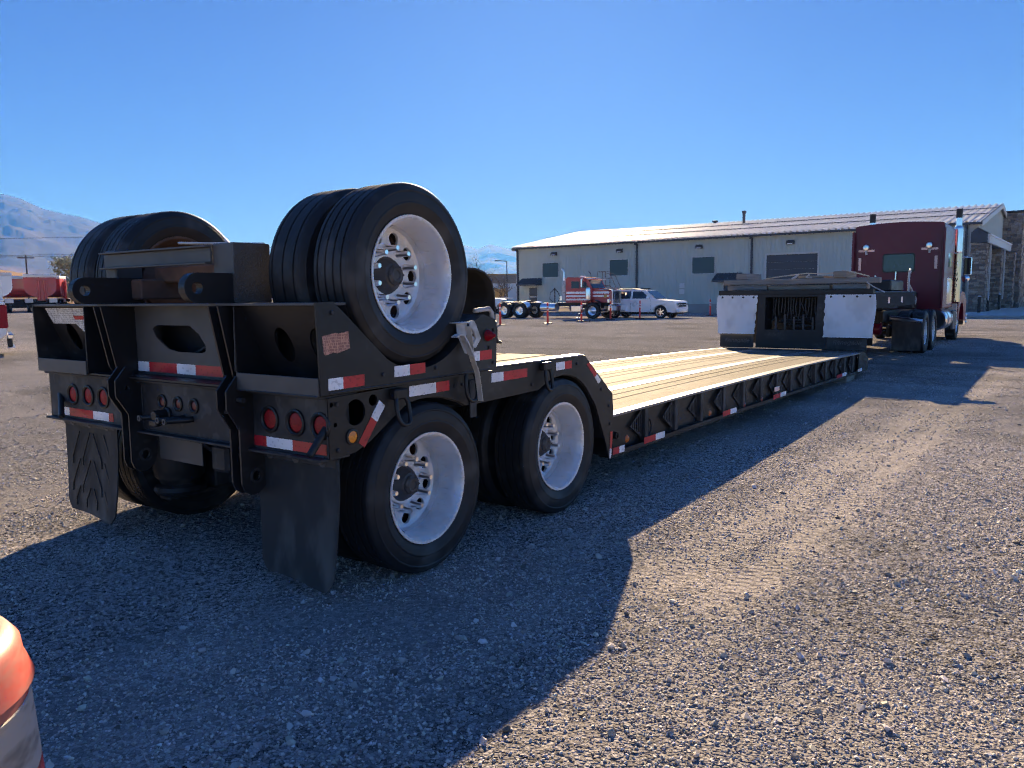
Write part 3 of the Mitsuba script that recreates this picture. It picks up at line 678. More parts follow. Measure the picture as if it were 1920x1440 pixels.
def tape(holder, axis, at, a0, a1, z0, z1, first, cuts=None, slope=0.0, proud=.002, low=None):
    """alternating red and white band on a flat face: axis 'x' (runs along y on a rear face) or 'y' (runs along x on a side face)"""
    t = fresh(holder + '__reflective_tape')
    cuts = cuts or [a0, (a0 + a1) / 2, a1]
    red = first == 'r'
    for c0, c1 in zip(cuts[:-1], cuts[1:]):
        d0, d1 = (c0 - a0) * slope, (c1 - a0) * slope
        poly = [(c0, z0 + d0), (c1, z0 + d1), (c1, z1 + d1), (c0, z1 + d0)]
        E(t, 'red_band' if red else 'white_band', plate(poly, axis, at - proud, at), TAPER if red else TAPEW)
        red = not red
tape(tr, 'x', -.0005, -1.275, -.642, .760, .812, 'r', [-1.275, -1.035, -.838, -.642])
tape(tr, 'x', -.0005, .61, 1.215, .762, .814, 'r', [.61, .66, .845, 1.14, 1.215])
tape(tr, 'y', YR - .0005, .555, .883, .978, 1.034, 'w', [.555, .77, .883], slope=.002)
tape(tr, 'y', YR - .0005, 1.282, 1.667, .983, 1.039, 'w', [1.282, 1.405, 1.667])
tape(tr, 'y', YR - .0005, 2.02, 2.229, .994, 1.048, 'w', [2.02, 2.135, 2.229])
def tape_poly(holder, polys):
    t = fresh(holder + '__reflective_tape')
    for col, p in polys: E(t, 'red_band' if col == 'r' else 'white_band', plate(p, 'y', YR - .0025, YR - .0005), TAPER if col == 'r' else TAPEW)
def lerp(a, b, t): return (a[0] + (b[0] - a[0]) * t, a[1] + (b[1] - a[1]) * t)
a, b, c, d = (.333, .987), (.373, .955), (.222, .765), (.183, .795)
tape_poly(tr, [('w', [a, b, lerp(b, c, .4), lerp(a, d, .4)]), ('r', [lerp(a, d, .4), lerp(b, c, .4), c, d])])
a, b, c, d = (2.44, 1.005), (2.475, 1.015), (2.655, .87), (2.618, .846)
tape_poly(tr, [('r', [a, b, lerp(b, c, .66), lerp(a, d, .66)]), ('w', [lerp(a, d, .66), lerp(b, c, .66), c, d])])
tape_poly(tr, [('r', [(2.806, .455), (2.847, .455), (2.832, .325), (2.80, .325)]), ('w', [(2.80, .325), (2.832, .325), (2.817, .25), (2.793, .25)])])
# side lamp (amber) and flag tubes
ln = fresh(tr + '__marker_lamp'); lab(ln, 'round amber side lamp behind the rear wheel plate')
E(ln, 'grommet', moved(lathe([(.04, 0), (.039, -.008), (.03, -.01), (.029, 0)], 28, 'y'), (.142, YR, .831)), GROM, smooth=40)
E(ln, 'lens', moved(lathe([(0, -.012), (.015, -.011), (.0295, -.006)], 28, 'y'), (.142, YR, .831)), LENSA, smooth=40)
for y, dy in ((YR + .03, -.0), (YL - .115, -.22)):
    E(tr, 'flag_tube', join(tubev([(.01, y, .89), (-.095, y + dy, .775)], .018, 12), tubev([(-.0955, y + dy, .7745), (-.098, y + dy, .772)], .013, 12)), BLACK, smooth=40)
# air and electric nozzles in the middle of the rear beam
for y, L in ((.095, .11), (-.07, .10), (-.15, .11)):
    nz = fresh(tr + '__air_nozzle')
    yy = y - .06
    E(nz, 'body', join(tubev([(0, yy, .848), (-.03, yy + .005, .846), (-L, y + .02, .842)], [.017, .017, .014], 12)), GROM, smooth=40)
    E(nz, 'end_ring', moved(lathe([(.017, 0), (.017, -.012), (.008, -.013), (.008, .0)], 16, 'x'), (-L, y + .02, .842)), GREYP, smooth=40)
E(tr, 'electric_socket', join(moved(lathe([(0, -.09), (.026, -.09), (.03, -.08), (.03, -.02), (.04, -.015), (.04, 0)], 20, 'x'), (0, .02, .858)), cbox(-.10, -.06, -.015, .055, .80, .835, .006)), GROM, smooth=35)
# mud flaps
def flap(y0, y1, chev, name):
    nz_ = 13; ny = 9; y = np.linspace(y0, y1, ny); s = np.linspace(0, 1, nz_)
    m = MB()
    V = []
    for t in (0, .009):
        for a in s:
            z = .735 - a * (.735 - .10)
            inset = .055 * max(0, (a - .25)) ** 1.2
            edge = .045 * (1 - math.sqrt(max(0, 1 - ((a - .9) / .1) ** 2))) if a > .9 else 0
            for k, yy in enumerate(y):
                c = (yy - (y0 + y1) / 2)
                sc_ = 1 - (inset + edge) / (abs(y1 - y0) / 2)
                V.append((.055 + t - .035 * a * a + .012 * math.sin(c * 7 + 1), (y0 + y1) / 2 + c * sc_, z - .03 * a * (yy - y0) / (y1 - y0) * (-1 if chev else 1)))
    V = np.array(V); n1 = nz_ * ny; F = []
    for i_ in range(nz_ - 1):
        for k in range(ny - 1):
            a = i_ * ny + k; F += [[a, a + 1, a + ny + 1, a + ny], [n1 + a, n1 + a + ny, n1 + a + ny + 1, n1 + a + 1]]
    for k in range(ny - 1): F += [[(nz_ - 1) * ny + k, (nz_ - 1) * ny + k + 1, n1 + (nz_ - 1) * ny + k + 1, n1 + (nz_ - 1) * ny + k]]
    for i_ in range(nz_ - 1):
        for k in (0, ny - 1):
            a = i_ * ny + k; F += [[a, a + ny, n1 + a + ny, n1 + a]]
    fl = fresh(tr + '__mud_flap')
    E(fl, 'sheet', (V, np.array(F)), FLAP, smooth=40)
    E(fl, 'clamp_bar', join(cbox(.045, .053, min(y0, y1), max(y0, y1), .69, .733, .002)), GRIME)
    for t in (.18, .5, .82):
        yy = y0 + (y1 - y0) * t
        E(fl, 'bolt', moved(lathe([(0, -.012), (.012, -.012), (.014, -.004), (.026, -.003), (.026, 0)], 14, 'x'), (.045, yy, .712)), GREYP, smooth=30)
    if chev:
        yc = (y0 + y1) / 2
        m = MB()
        for zz in (.65, .47, .29):
            for sg in (-1, 1):
                for off in (.02, .15):
                    L = .17
                    if zz < .3: L = .08
                    p0 = (.0, yc + sg * off, zz); p1 = (.0, yc + sg * (off + L * .55), zz - L); p2 = (0, yc + sg * (off + L * .55), zz - L - .05)
                    if abs(p1[1] - yc) > abs(y1 - y0) / 2 - .05: continue
                    pts = [(.052 - .035 * ((.735 - q[2]) / .635) ** 2, q[1], q[2]) for q in (p0, p1, p2)]
                    m.tube(pts, .0045, 6)
        E(fl, 'rib', m.mesh(), GROM)
lab(tr + '__mud_flap_001', 'lighter mud flap with chevron ribs')
flap(-.69, -1.30, False, 'r'); flap(.665, 1.325, True, 'l')
# hinge cheeks: two pairs of upright plates
cheek = [(-.09, 1.118), (-.152, 1.045), (-.152, .955), (-.085, .845), (-.085, .57), (-.07, .53), (-.035, .505), (.01, .505), (.05, .535), (.075, .60), (.08, .735), (-.046, .735), (-.046, .746), (-.001, .746), (-.001, 1.03), (-.036, 1.03), (-.036, 1.06), (-.07, 1.11)]
for pair in ((-.66, -.735), (.285, .36)):
    hp = fresh(tr + '__hinge_bracket')
    for y in pair: E(hp, 'cheek', plate(cheek, 'y', y - .006, y + .006, [disc(.0, .60, .026, 20), disc(-.09, 1.0, .014, 12)]), BLACK)
    E(hp, 'pin', join(tubev([(-.088, pair[0] + .03, 1.0), (-.088, pair[1] - .05, 1.0)], .013, 10)), GRIME, smooth=40)
    E(hp, 'spacer', join(cbox(-.12, -.02, min(pair) + .008, max(pair) - .008, .93, .945), cbox(-.05, .05, min(pair) + .008, max(pair) - .008, .70, .715)), GRIME)
    for y in pair:
        E(hp, 'bush', moved(lathe([(.026, -.012), (.04, -.012), (.04, .012), (.026, .012)], 20, 'y'), (.0, y, .60)), GRIME, smooth=40)
# pieces that show under the rear beam
E(tr, 'plate_bracket', join(cbox(.05, .056, -.205, .215, .575, .72, .002)), GREYP)
E(tr, 'valve_box', join(cbox(.09, .26, -.365, -.215, .54, .70, .02)), GRIME)
E(tr, 'air_bag', join(moved(lathe([(0, .70), (.12, .70), (.155, .66), (.165, .58), (.165, .42), (.155, .36), (.13, .335), (.12, .31), (.155, .295), (.165, .27), (.15, .245), (.10, .235), (0, .235)], 40, 'z'), (.42, .62, 0))), RUBBER, smooth=40)
E(tr, 'air_bag', join(moved(lathe([(0, .70), (.12, .70), (.155, .66), (.165, .58), (.165, .42), (.155, .36), (.13, .335), (.12, .31), (.155, .295), (.165, .27), (.15, .245), (.10, .235), (0, .235)], 40, 'z'), (.42, -.58, 0))), RUBBER, smooth=40)
for x in (.69, 2.082): E(tr, 'axle', join(tubev([(x, -1.0, .465), (x, 1.09, .465)], .065, 20)), GRIME, smooth=40)
m = MB()
for y in (-.58, .62):
    m.box(.25, 2.6, y - .07, y + .07, .72, .99, .01); m.box(.3, 1.0, y - .06, y + .06, .21, .24, .01)
    m.box(.62, .76, y - .09, y + .09, .24, .47, .01); m.box(2.0, 2.16, y - .09, y + .09, .3, .72, .01)
E(tr, 'main_beam', m.mesh(), GRIME)
for x, rot in ((.69, .12), (2.082, .42)):
    wheel(tr, x, YR - .01, .465, -1, 'outer', rot=rot)
    wheel(tr, x, -.845, .465, -1, 'inner')
    wheel(tr, x, YL - .115, .465, 1, 'inner')
    wheel(tr, x, .93, .465, 1, 'back')
# D-rings and their brackets on the right side
def d_ring(x, z, hgt, wid, tilt=0.0):
    d = fresh(tr + '__tie_down_ring')
    th = np.linspace(0, 2 * np.pi, 29)
    pts = [(x + wid * math.copysign(abs(math.cos(t)) ** .75, math.cos(t)), YR - .03 - tilt * (1 - math.sin(t)), z - hgt + hgt * math.copysign(abs(math.sin(t)) ** .75, math.sin(t))) for t in th]
    E(d, 'ring', join(tubev(pts, .0115, 10)), GROM, smooth=40)
    E(d, 'bracket', join(cbox(x - .05, x + .05, YR - .045, YR - .0005, z - .02, z + .035, .008)), BLACK)
d_ring(.455, 1.0, .075, .045, .02); d_ring(1.035, 1.075, .085, .05, .012); d_ring(1.86, 1.03, .075, .036, .015)
def bolts(holder, pts, y, sg=-1, r=.011):
    for x, z in pts:
        E(holder, 'bolt', moved(lathe([(0, sg * .009), (r * .8, sg * .009), (r, sg * .006), (r, 0)], 6, 'y'), (x, y, z)), GRIME)
bolts(tr, [(.05, .78), (.05, 1.0), (1.0, 1.0), (1.16, .9), (1.16, 1.03), (1.72, .93), (2.3, 1.02), (2.66, .80), (2.78, .66), (2.80, .52), (.93, 1.0)], YR - .0005)
def weld(holder, pts, r=.005, seed=1):
    q = np.random.default_rng(seed); P = []
    for (a, b) in zip(pts[:-1], pts[1:]):
        a, b = np.array(a, float), np.array(b, float); n = max(2, int(np.linalg.norm(b - a) / .012))
        P += [a + (b - a) * t / n for t in range(n)]
    P.append(np.array(pts[-1], float))
    E(holder, 'weld_bead', join(tubev(P, r * q.uniform(.65, 1.25, len(P)), 6)), GRIME, smooth=50)
weld(tr, [(-.002, YR + .01, .75), (-.002, YR + .01, 1.025)]); weld(tr, [(-.003, -.652, .76), (-.003, -.652, 1.02)], seed=2); weld(tr, [(-.003, .275, .76), (-.003, .275, 1.02)], seed=3)
weld(tr, [(-.003, yb0 + .02, .7495), (-.003, -.76, .7495)], seed=4); weld(tr, [(-.003, -.63, .7495), (-.003, .26, .7495)], seed=5)
E(tr, 'brake_hose', join(tubev([(.03, -.16, .74), (.10, -.22, .66), (.22, -.30, .60), (.35, -.40, .62), (.5, -.52, .66)], .012, 8), tubev([(.03, .12, .74), (.12, .2, .68), (.3, .28, .66), (.5, .4, .6)], .012, 8)), GROM, smooth=40)
E(tr, 'stake_bar', join(cbox(1.06, 1.12, YR - .012, YR - .001, .80, 1.02, .003)), GRIME)
# rear upper deck planks and the slope down
ys = np.linspace(YR + .118, YL - .118, 14)
for k in range(13):
    E(tr, 'plank', join(cbox(.22, 2.40 + .008 * (k % 3), ys[k] + .004, ys[k + 1] - .004, 1.012, 1.062 + .003 * (k % 2), .004)), WOOD[k % 3])
sp = MB()
sp.add(np.array([(2.42, yb0, 1.045), (2.42, yb1, 1.045), (2.84, yb1, .70), (2.84, yb0, .70), (2.42, yb0, 1.03), (2.42, yb1, 1.03), (2.84, yb1, .685), (2.84, yb0, .685)]), np.array([[0, 1, 2, 3], [4, 7, 6, 5], [0, 4, 5, 1], [3, 2, 6, 7]]))
sp.box(2.835, 2.85, yb0, yb1, .26, .70)
E(tr, 'slope_plate', sp.mesh(), BLACK)
# main deck: three planks groups between four steel flanges
NX = 14
xs = np.linspace(X0, X1, NX)
def deck_strip(y0, y1, lift, thick, x0=None, x1=None, c=.004):
    xx = np.linspace(X0 if x0 is None else x0, X1 if x1 is None else x1, NX)
    z = zd(xx) + lift
    V, F = [], []
    for x, h in zip(xx, z): V += [(x, y0, h - thick), (x, y0, h - c), (x, y0 + c, h), (x, y1 - c, h), (x, y1, h - c), (x, y1, h - thick)]
    for k in range(NX - 1):
        for a in range(5):
            b = k * 6 + a; F.append([b, b + 1, b + 7, b + 6])
    e = (NX - 1) * 6
    F += [[0, 1, 4, 5], [1, 2, 3, 4], [e, e + 5, e + 4, e + 1], [e + 1, e + 4, e + 3, e + 2]]
    return np.array(V), np.array(F)
S1, S2 = (-.535, -.365), (.475, .645)
for y0, y1 in ((YR, YR + .115), S1, S2, (YL - .115, YL)):
    E(tr, 'deck_flange', deck_strip(y0, y1, 0.0, .018, c=.003), STEEL)
pk = 0
for a, b, k in ((YR + .115, S1[0], 4), (S1[1], S2[0], 5), (S2[1], YL - .115, 4)):
    e = np.linspace(a + .006, b - .006, k + 1)
    for q_ in range(k):
        E(tr, 'plank', deck_strip(e[q_] + .003, e[q_ + 1] - .003, -.003 - .0018 * ((q_ * 7 + pk) % 3), .045, X0 + .0 + .01 * (q_ % 2), X1 - .02 - .015 * (q_ % 3)), WOOD[(q_ * 2 + pk) % 3])
        pk += 1
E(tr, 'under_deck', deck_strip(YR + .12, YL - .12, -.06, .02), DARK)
# side beams
def zb(x): return .245 - (np.asarray(x, float) - 2.86) * .0152 + .06 * ((np.asarray(x) - 2.86) / 9.3) * (1 - (np.asarray(x) - 2.86) / 9.3)
def side_beam(ya, sg):
    xx = np.linspace(2.83, X1 + .1, 20)
    yw = ya - sg * .075
    poly = [(x, float(zd(min(x, X1))) - .019) for x in xx] + [(x, float(zb(x)) + .012) for x in xx[::-1]]
    m = MB().add(*plate(poly, 'y', yw - .006, yw + .006))
    for k in range(19):
        a, b = xx[k], xx[k + 1]
        v = np.array([(x, y, float(zb(x)) + dz) for x in (a, b) for y in (ya - sg * .11, ya - sg * .005) for dz in (0, .0115)])
        m.add(v, CUBE_F)
        v = np.array([(x, y, float(zb(x)) + dz) for x in (a, b) for y in (ya - sg * .005, ya - sg * .018) for dz in (.012, .04)])
        m.add(v, CUBE_F)
    return m.mesh()
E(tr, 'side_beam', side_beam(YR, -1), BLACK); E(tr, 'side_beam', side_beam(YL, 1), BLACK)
E(tr, 'inner_beam', join(cbox(2.85, X1, -.47, -.43, .2, .42), cbox(2.85, X1, .54, .58, .2, .42)), DARK)
# folded swing-out brackets along the right side beam
lad = Polygon([(-.13, .0), (.085, .135), (.085, -.135)])
slots = [sbox(.045, -.085, .065, .085), sbox(.01, -.07, .03, .07), sbox(-.025, -.055, -.005, .055), sbox(-.06, -.038, -.042, .038), sbox(-.095, -.02, -.078, .02)]
for s_ in slots: lad = lad.difference(s_)
from shapely import affinity
for k in range(14):
    x = 3.37 + k * .625
    zc = float(zd(x) + zb(x)) / 2 + .02
    sw = fresh(tr + '__swing_bracket')
    q_ = affinity.translate(affinity.scale(lad, 1, .92 + .05 * math.sin(k * 2.1), origin=(0, 0)), x, zc)
    yo = YR + .042 + .012 * math.sin(k * 3.7)
    E(sw, 'ladder_plate', plate(q_, 'y', yo, yo + .01), GRIME)
    E(sw, 'hinge_post', join(cbox(x + .09, x + .15, YR + .01, YR + .068, zc - .15, zc + .15, .006)), GRIME)
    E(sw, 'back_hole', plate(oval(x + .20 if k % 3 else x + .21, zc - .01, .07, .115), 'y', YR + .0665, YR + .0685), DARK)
    if k % 4 == 0: E(sw, 'chain_ring', join(tubev([(x + .24 + .05 * math.cos(t), YR + .05, zc - .06 + .07 * math.sin(t)) for t in np.linspace(-2.2, 1.2, 12)], .008, 8)), GRIME, smooth=40)
for (x, w_, order) in ((2.86, .2, 'rw'), (3.42, .42, 'rw'), (5.3, .42, 'rw'), (7.05, .55, 'rw'), (10.4, .7, 'rw'), (12.0, .35, 'rw')):
    z0 = float(zb(x)) + .02
    t = fresh(tr + '__reflective_tape')
    E(t, 'red_band', plate([(x, z0), (x + w_ * .55, z0 - .002), (x + w_ * .55, z0 + .052), (x, z0 + .054)], 'y', YR + .002, YR + .004), TAPER if x < 11 else TAPEP)
    E(t, 'white_band', plate([(x + w_ * .55, z0 - .002), (x + w_, z0 - .005), (x + w_, z0 + .05), (x + w_ * .55, z0 + .052)], 'y', YR + .002, YR + .004), TAPEW)
for x, dz in ((3.12, .11), (4.95, .1), (6.0, .07), (6.62, .07)):
    E(fresh(tr + '__side_marker'), 'lens', moved(lathe([(0, -.014), (.02, -.012), (.032, 0)], 20, 'y'), (x, YR + .012, float(zb(x)) + dz)), LENSD if x > 5 else mat('mat_amber_dim', (0.4, 0.11, 0.02), rough=0.3), smooth=40)
E(fresh(tr + '__side_marker'), 'lens', join(cbox(7.1, 7.3, YR + .0, YR + .012, .305, .36, .003)), TAPEP)
E(tr, 'pipe_stub', moved(lathe([(.028, 0), (.028, -.05), (.02, -.05), (.02, 0)], 18, 'y'), (2.97, YR + .07, .40)), GROM, smooth=40)
# front end of the deck
E(tr, 'nose_plate', plate([(12.13, .105), (12.95, .085), (12.97, .30), (12.62, .452), (12.13, .452)], 'y', YR + .02, YR + .035), BLACK)
E(tr, 'nose_plate', plate([(12.13, .105), (12.95, .085), (12.97, .30), (12.62, .452), (12.13, .452)], 'y', YL - .035, YL - .02), BLACK)
E(tr, 'nose_deck', join(cbox(12.155, 12.62, YR + .036, YL - .036, .40, .447, .005)), GRIME)
E(tr, 'nose_beam', join(cbox(12.63, 12.95, YR + .036, YL - .036, .11, .30, .01)), GRIME)
for (x0, x1, y0, lbl) in ((11.35, 11.95, -1.25, 'dark timber block under the front right corner of the deck'), (11.4, 11.95, 1.0, 'dark timber block under the front left corner of the deck')):
    z1 = float(zb(x1)) - .003
    b = thing('timber_block', lbl, 'block')
    for q_ in range(2): E(b, 'timber', join(cbox(x0 + q_ * .31, x0 + q_ * .31 + .3, y0, y0 + .32, 0.0, z1, .012)), LUMB2)

# ------------------------------------------------------------------ flip axle folded upside down on the trailer's tail
fa = thing('flip_axle', 'black flip axle with four wheels, folded upside down on the tail of the trailer', 'flip axle')
FR, FL = -1.34, 1.34
WX, WZ = .60, 1.613
arc = [(WX + .487 * math.cos(a), WZ + .487 * math.sin(a)) for a in np.radians(np.linspace(-121, -36, 20))]
fside = [(-.092, 1.477), (.013, 1.48), (.124, 1.388), (.22, 1.305)] + arc + [(1.15, 1.395), (1.262, 1.365), (1.28, 1.34), (1.274, 1.09), (1.25, 1.072), (.042, 1.058), (-.078, 1.055)]
fh = [disc(1.262 - .02, 1.30, .012, 12), disc(1.235, 1.262, .022, 14)]
E(fa, 'side_plate', plate(fside, 'y', FR, FR + .01, fh), BLACK)
E(fa, 'side_plate', plate([(-.092, 1.477), (.30, 1.477), (.30, 1.30)] + [q for q in fside[4:] if q[0] > .33] + [(.042, 1.058), (-.078, 1.055)], 'y', FL - .01, FL, fh), BLACK)
E(fa, 'wheel_well', join(strip_along([(.124, 1.388), (.22, 1.305)] + arc + [(1.15, 1.395)], FR + .011, FR + .63, .006)), BLACK)
E(fa, 'wheel_well', join(strip_along([(.124, 1.388), (.22, 1.305)] + arc + [(1.15, 1.395)], FL - .63, FL - .011, .006)), BLACK)
E(fa, 'top_plate', join(cbox(-.088, .10, FR + .011, FL - .011, 1.463, 1.4765, .002), cbox(.101, .46, -.70, .70, 1.463, 1.475, .002)), GREYP)
E(fa, 'floor_plate', join(cbox(-.07, 1.25, FR + .011, FL - .011, 1.052, 1.062)), BLACK)
for y0, y1 in ((FR + .011, -.735), (.725, FL - .011)):
    E(fa, 'rear_lip', join(cbox(-.087, -.076, y0, y1, 1.052, 1.135, .002)), GREYP)
    hy = (y0 + y1) / 2
    bp = [(y0, 1.063), (y1, 1.063), (y1, 1.462), (y0, 1.462)]
    pl = plate(bp, 'x', 0, .008, [oval(hy + .09, 1.27, .062, .088, 14), oval(hy - .17, 1.27, .062, .088, 14)])
    v = pl[0].copy(); v[:, 0] += .148 - (v[:, 2] - 1.063) * .47
    E(fa, 'sloped_panel', (v, pl[1]), BLACK)
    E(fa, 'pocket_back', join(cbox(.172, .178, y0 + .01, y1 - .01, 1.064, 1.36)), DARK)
    E(fa, 'end_web', join(cbox(-.08, .14, (y1 if y0 < 0 else y0 - .010), (y1 + .010 if y0 < 0 else y0), 1.063, 1.462, .002)), BLACK)
# hinge cheeks of the flip axle and the panel between them
fcheek = [(-.13, 1.462), (-.06, 1.11), (-.03, 1.064), (.10, 1.064), (.10, 1.462)]
for pair in ((-.595, -.672), (.43, .505)):
    hp = fresh(fa + '__hinge_bracket')
    for y in pair: E(hp, 'cheek', plate(fcheek, 'y', y - .006, y + .006), BLACK)
E(fa, 'centre_panel', plate([(-.588, 1.063), (.423, 1.063), (.423, 1.462), (-.588, 1.462)], 'x', .07, .08, [Polygon([(.235, 1.33), (.20, 1.345), (-.12, 1.345), (-.20, 1.30), (-.255, 1.24), (-.25, 1.218), (-.22, 1.212), (.0, 1.212), (.09, 1.225), (.21, 1.29)]).buffer(.008)]), GREYP)
E(fa, 'hose', join(tubev([(.16, .03, 1.08), (.17, -.05, 1.20), (.20, -.16, 1.26), (.26, -.26, 1.25), (.3, -.3, 1.15)], .014, 10), tubev([(.15, -.15, 1.27), (.16, -.19, 1.20), (.18, -.2, 1.08)], .014, 10)), GROM, smooth=40)
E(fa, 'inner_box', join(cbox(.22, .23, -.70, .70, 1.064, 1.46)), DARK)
tape(fa, 'x', .0695, -.405, .42, 1.080, 1.137, 'r', [-.405, -.16, .02, .30, .42])
E(fa, 'tape_backing', join(cbox(.0660, .0673, -.43, .422, 1.066, 1.075)), GRIME)
for a0, a1, z0, cut in ((-.035, .192, 1.075, .055), (.40, .634, 1.098, .515), (1.02, 1.228, 1.130, 1.11)):
    tape(fa, 'y', FR - .0005, a0, a1, z0, z0 + .055, 'w', [a0, cut, a1], slope=.01)
bolts(fa, [(.0, 1.43), (.32, 1.12), (.72, 1.12), (1.24, 1.11), (1.10, 1.30), (1.2, 1.20)], FR - .0005)
weld(fa, [(-.03, FR - .001, 1.062), (1.2, FR - .001, 1.074)], .004, 7); weld(fa, [(-.09, -.738, 1.14), (-.084, -.738, 1.455)], .004, 8); weld(fa, [(-.09, FR + .012, 1.0515), (-.09, -.74, 1.0515)], .004, 9)
# decals
def f_print(base, ink, f):
    def fn(p, n, uv):
        row = p.z * f
        line = smoothstep(0.38, 0.44, dr.abs(row - dr.floor(row) - 0.5))
        word = smoothstep(0.3, 0.5, noise((p.x + p.y) * 260, dr.floor(row) * 7.3, 0))
        w = smoothstep(0.6, 0.8, fbm(p.x * 30, p.y * 30, p.z * 30))
        return mix(mix(base, ink, (1 - line) * word * 0.75), mi.Color3f(0.2, 0.15, 0.13), w * 0.5)
    return fn
mat('mat_orange_decal', proc(f_print((0.60, 0.30, 0.20), (0.24, 0.09, 0.07), 75)), rough=0.6)
mat('mat_grey_decal', proc(f_print((0.72, 0.72, 0.72), (0.3, 0.3, 0.3), 80)), rough=0.6)
dk = E(fa, 'warning_decal', plate([(-.062, 1.325), (.02, 1.338), (.035, 1.333), (.098, 1.342), (.107, 1.262), (.03, 1.243), (.0, 1.247), (-.045, 1.237), (-.055, 1.25)], 'y', FR - .0012, FR - .0002), 'mat_orange_decal'); lab(dk, 'faded orange warning decal with fine print')
pl = plate([(1.29, 1.452), (.77, 1.452), (.76, 1.35), (.755, 1.30), (.95, 1.30), (1.0, 1.352), (1.29, 1.352)], 'x', 0, .001)
v = pl[0].copy(); v[:, 0] += .1455 - (v[:, 2] - 1.063) * .47
dk = E(fa, 'warning_decal', (v, pl[1]), 'mat_grey_decal'); lab(dk, 'torn grey warning decal inside the left pocket')
pl = plate([(.98, 1.405), (.78, 1.405), (.78, 1.38), (.98, 1.38)], 'x', 0, .001); v = pl[0].copy(); v[:, 0] += .1440 - (v[:, 2] - 1.063) * .47
E(fa, 'decal_band', (v, pl[1]), TAPER)
# lifting ears on the top plate
ear = unary_union([Polygon([(-.17, 1.478), (.17, 1.478), (.17, 1.628), (-.17, 1.628)]), Point(-.17, 1.553).buffer(.075, 12)]).difference(Point(-.175, 1.553).buffer(.03, 8))
for y in (.52, -.56):
    E(fa, 'lifting_ear', plate(ear, 'y', y - .026, y + .026), BLACK)
# posts, channel and suspension between the wheels
for y0, y1, zt in ((-.60, -.425, 1.785), (.53, .64, 1.79)):
    E(fa, 'post', join(cbox(.03, .045 if y0 > 0 else .26, y0, y1, 1.477, zt, .006), cbox(.03, .25, y0 if y0 < 0 else y1 - .01, (y0 + .01) if y0 < 0 else y1, 1.477, zt - .002)), GREYP)
E(fa, 'cross_channel', join(cbox(.012, .026, -.43, .62, 1.69, 1.765, .002), cbox(-.02, .0265, -.43, .62, 1.766, 1.776, .002), cbox(-.02, .0265, -.43, .62, 1.679, 1.689, .002)), GREYP)
E(fa, 'axle', join(tubev([(WX, -1.0, WZ), (WX, 1.0, WZ)], .065, 20)), GRIME, smooth=40)
m = MB()
for y in (-.45, .45):
    m.box(.1, 1.2, y - .055, y + .055, 1.50, 1.62, .01); m.box(.5, .72, y - .08, y + .08, 1.6, 1.74, .012)
m.box(.25, .36, -.42, .5, 1.60, 1.70, .01)
E(fa, 'suspension', m.mesh(), RUST)
E(fa, 'cover_plate', join(cbox(.27, .48, .12, .48, 1.795, 1.803, .002)), GREYP)
E(fa, 'guide_rod', join(tubev([(.3, .3, 1.835), (.36, -.42, 1.80)], .007, 8), tubev([(.34, -.1, 1.84), (.33, -.16, 1.80)], .009, 8)), GALV, smooth=40)
wheel(fa, WX, FR + .03, WZ, -1, 'outer', rot=.3)
wheel(fa, WX, -.845, WZ, -1, 'inner')
wheel(fa, WX, 1.195, WZ, 1, 'inner')
wheel(fa, WX, .865, WZ, 1, 'back')
# curved guard sheet in front of the wheels, handle and lamps at the front end
prof = [(1.22, 1.655), (1.40, 1.672), (1.50, 1.672), (1.60, 1.65), (1.67, 1.60), (1.70, 1.52), (1.71, 1.40), (1.70, 1.12)]
def bent(prof, y0, y1, t):
    pts = LineString(prof).buffer(t, cap_style=2, join_style=1)
    return plate(pts, 'y', y0, y1)
E(fa, 'mud_guard', bent(prof, -1.02, -.42, .005), FLAP, smooth=45)
E(fa, 'guard_support', plate([(1.25, 1.10), (1.66, 1.10), (1.68, 1.50), (1.58, 1.62), (1.40, 1.655), (1.25, 1.64)], 'y', -.58, -.565), BLACK)
E(fa, 'handle', join(tubev([(1.13, FR + .05, 1.415), (1.25, FR + .03, 1.425), (1.275, FR + .03, 1.40), (1.28, FR + .03, 1.345)], .014, 10), tubev([(1.25, FR + .03, 1.338), (1.31, FR + .03, 1.336)], .017, 10)), GALV, smooth=40)
E(fa, 'latch', join(cbox(1.275, 1.31, FR + .012, FR + .03, 1.24, 1.32, .004), tubev([(1.28, FR + .03, 1.28), (1.33, FR + .03, 1.225), (1.36, FR + .03, 1.22)], .011, 8)), BLACK)
ln = fresh(fa + '__marker_lamp'); lab(ln, 'red beehive side lamp')
E(ln, 'lens', moved(lathe([(.0, -.062), (.008, -.058), (.024, -.03), (.032, -.01), (.034, 0)], 24, 'y'), (1.185, FR, 1.272)), LENSR, smooth=40)
E(ln, 'base', moved(lathe([(.034, -.004), (.038, -.003), (.038, 0)], 24, 'y'), (1.185, FR, 1.272)), GROM, smooth=40)

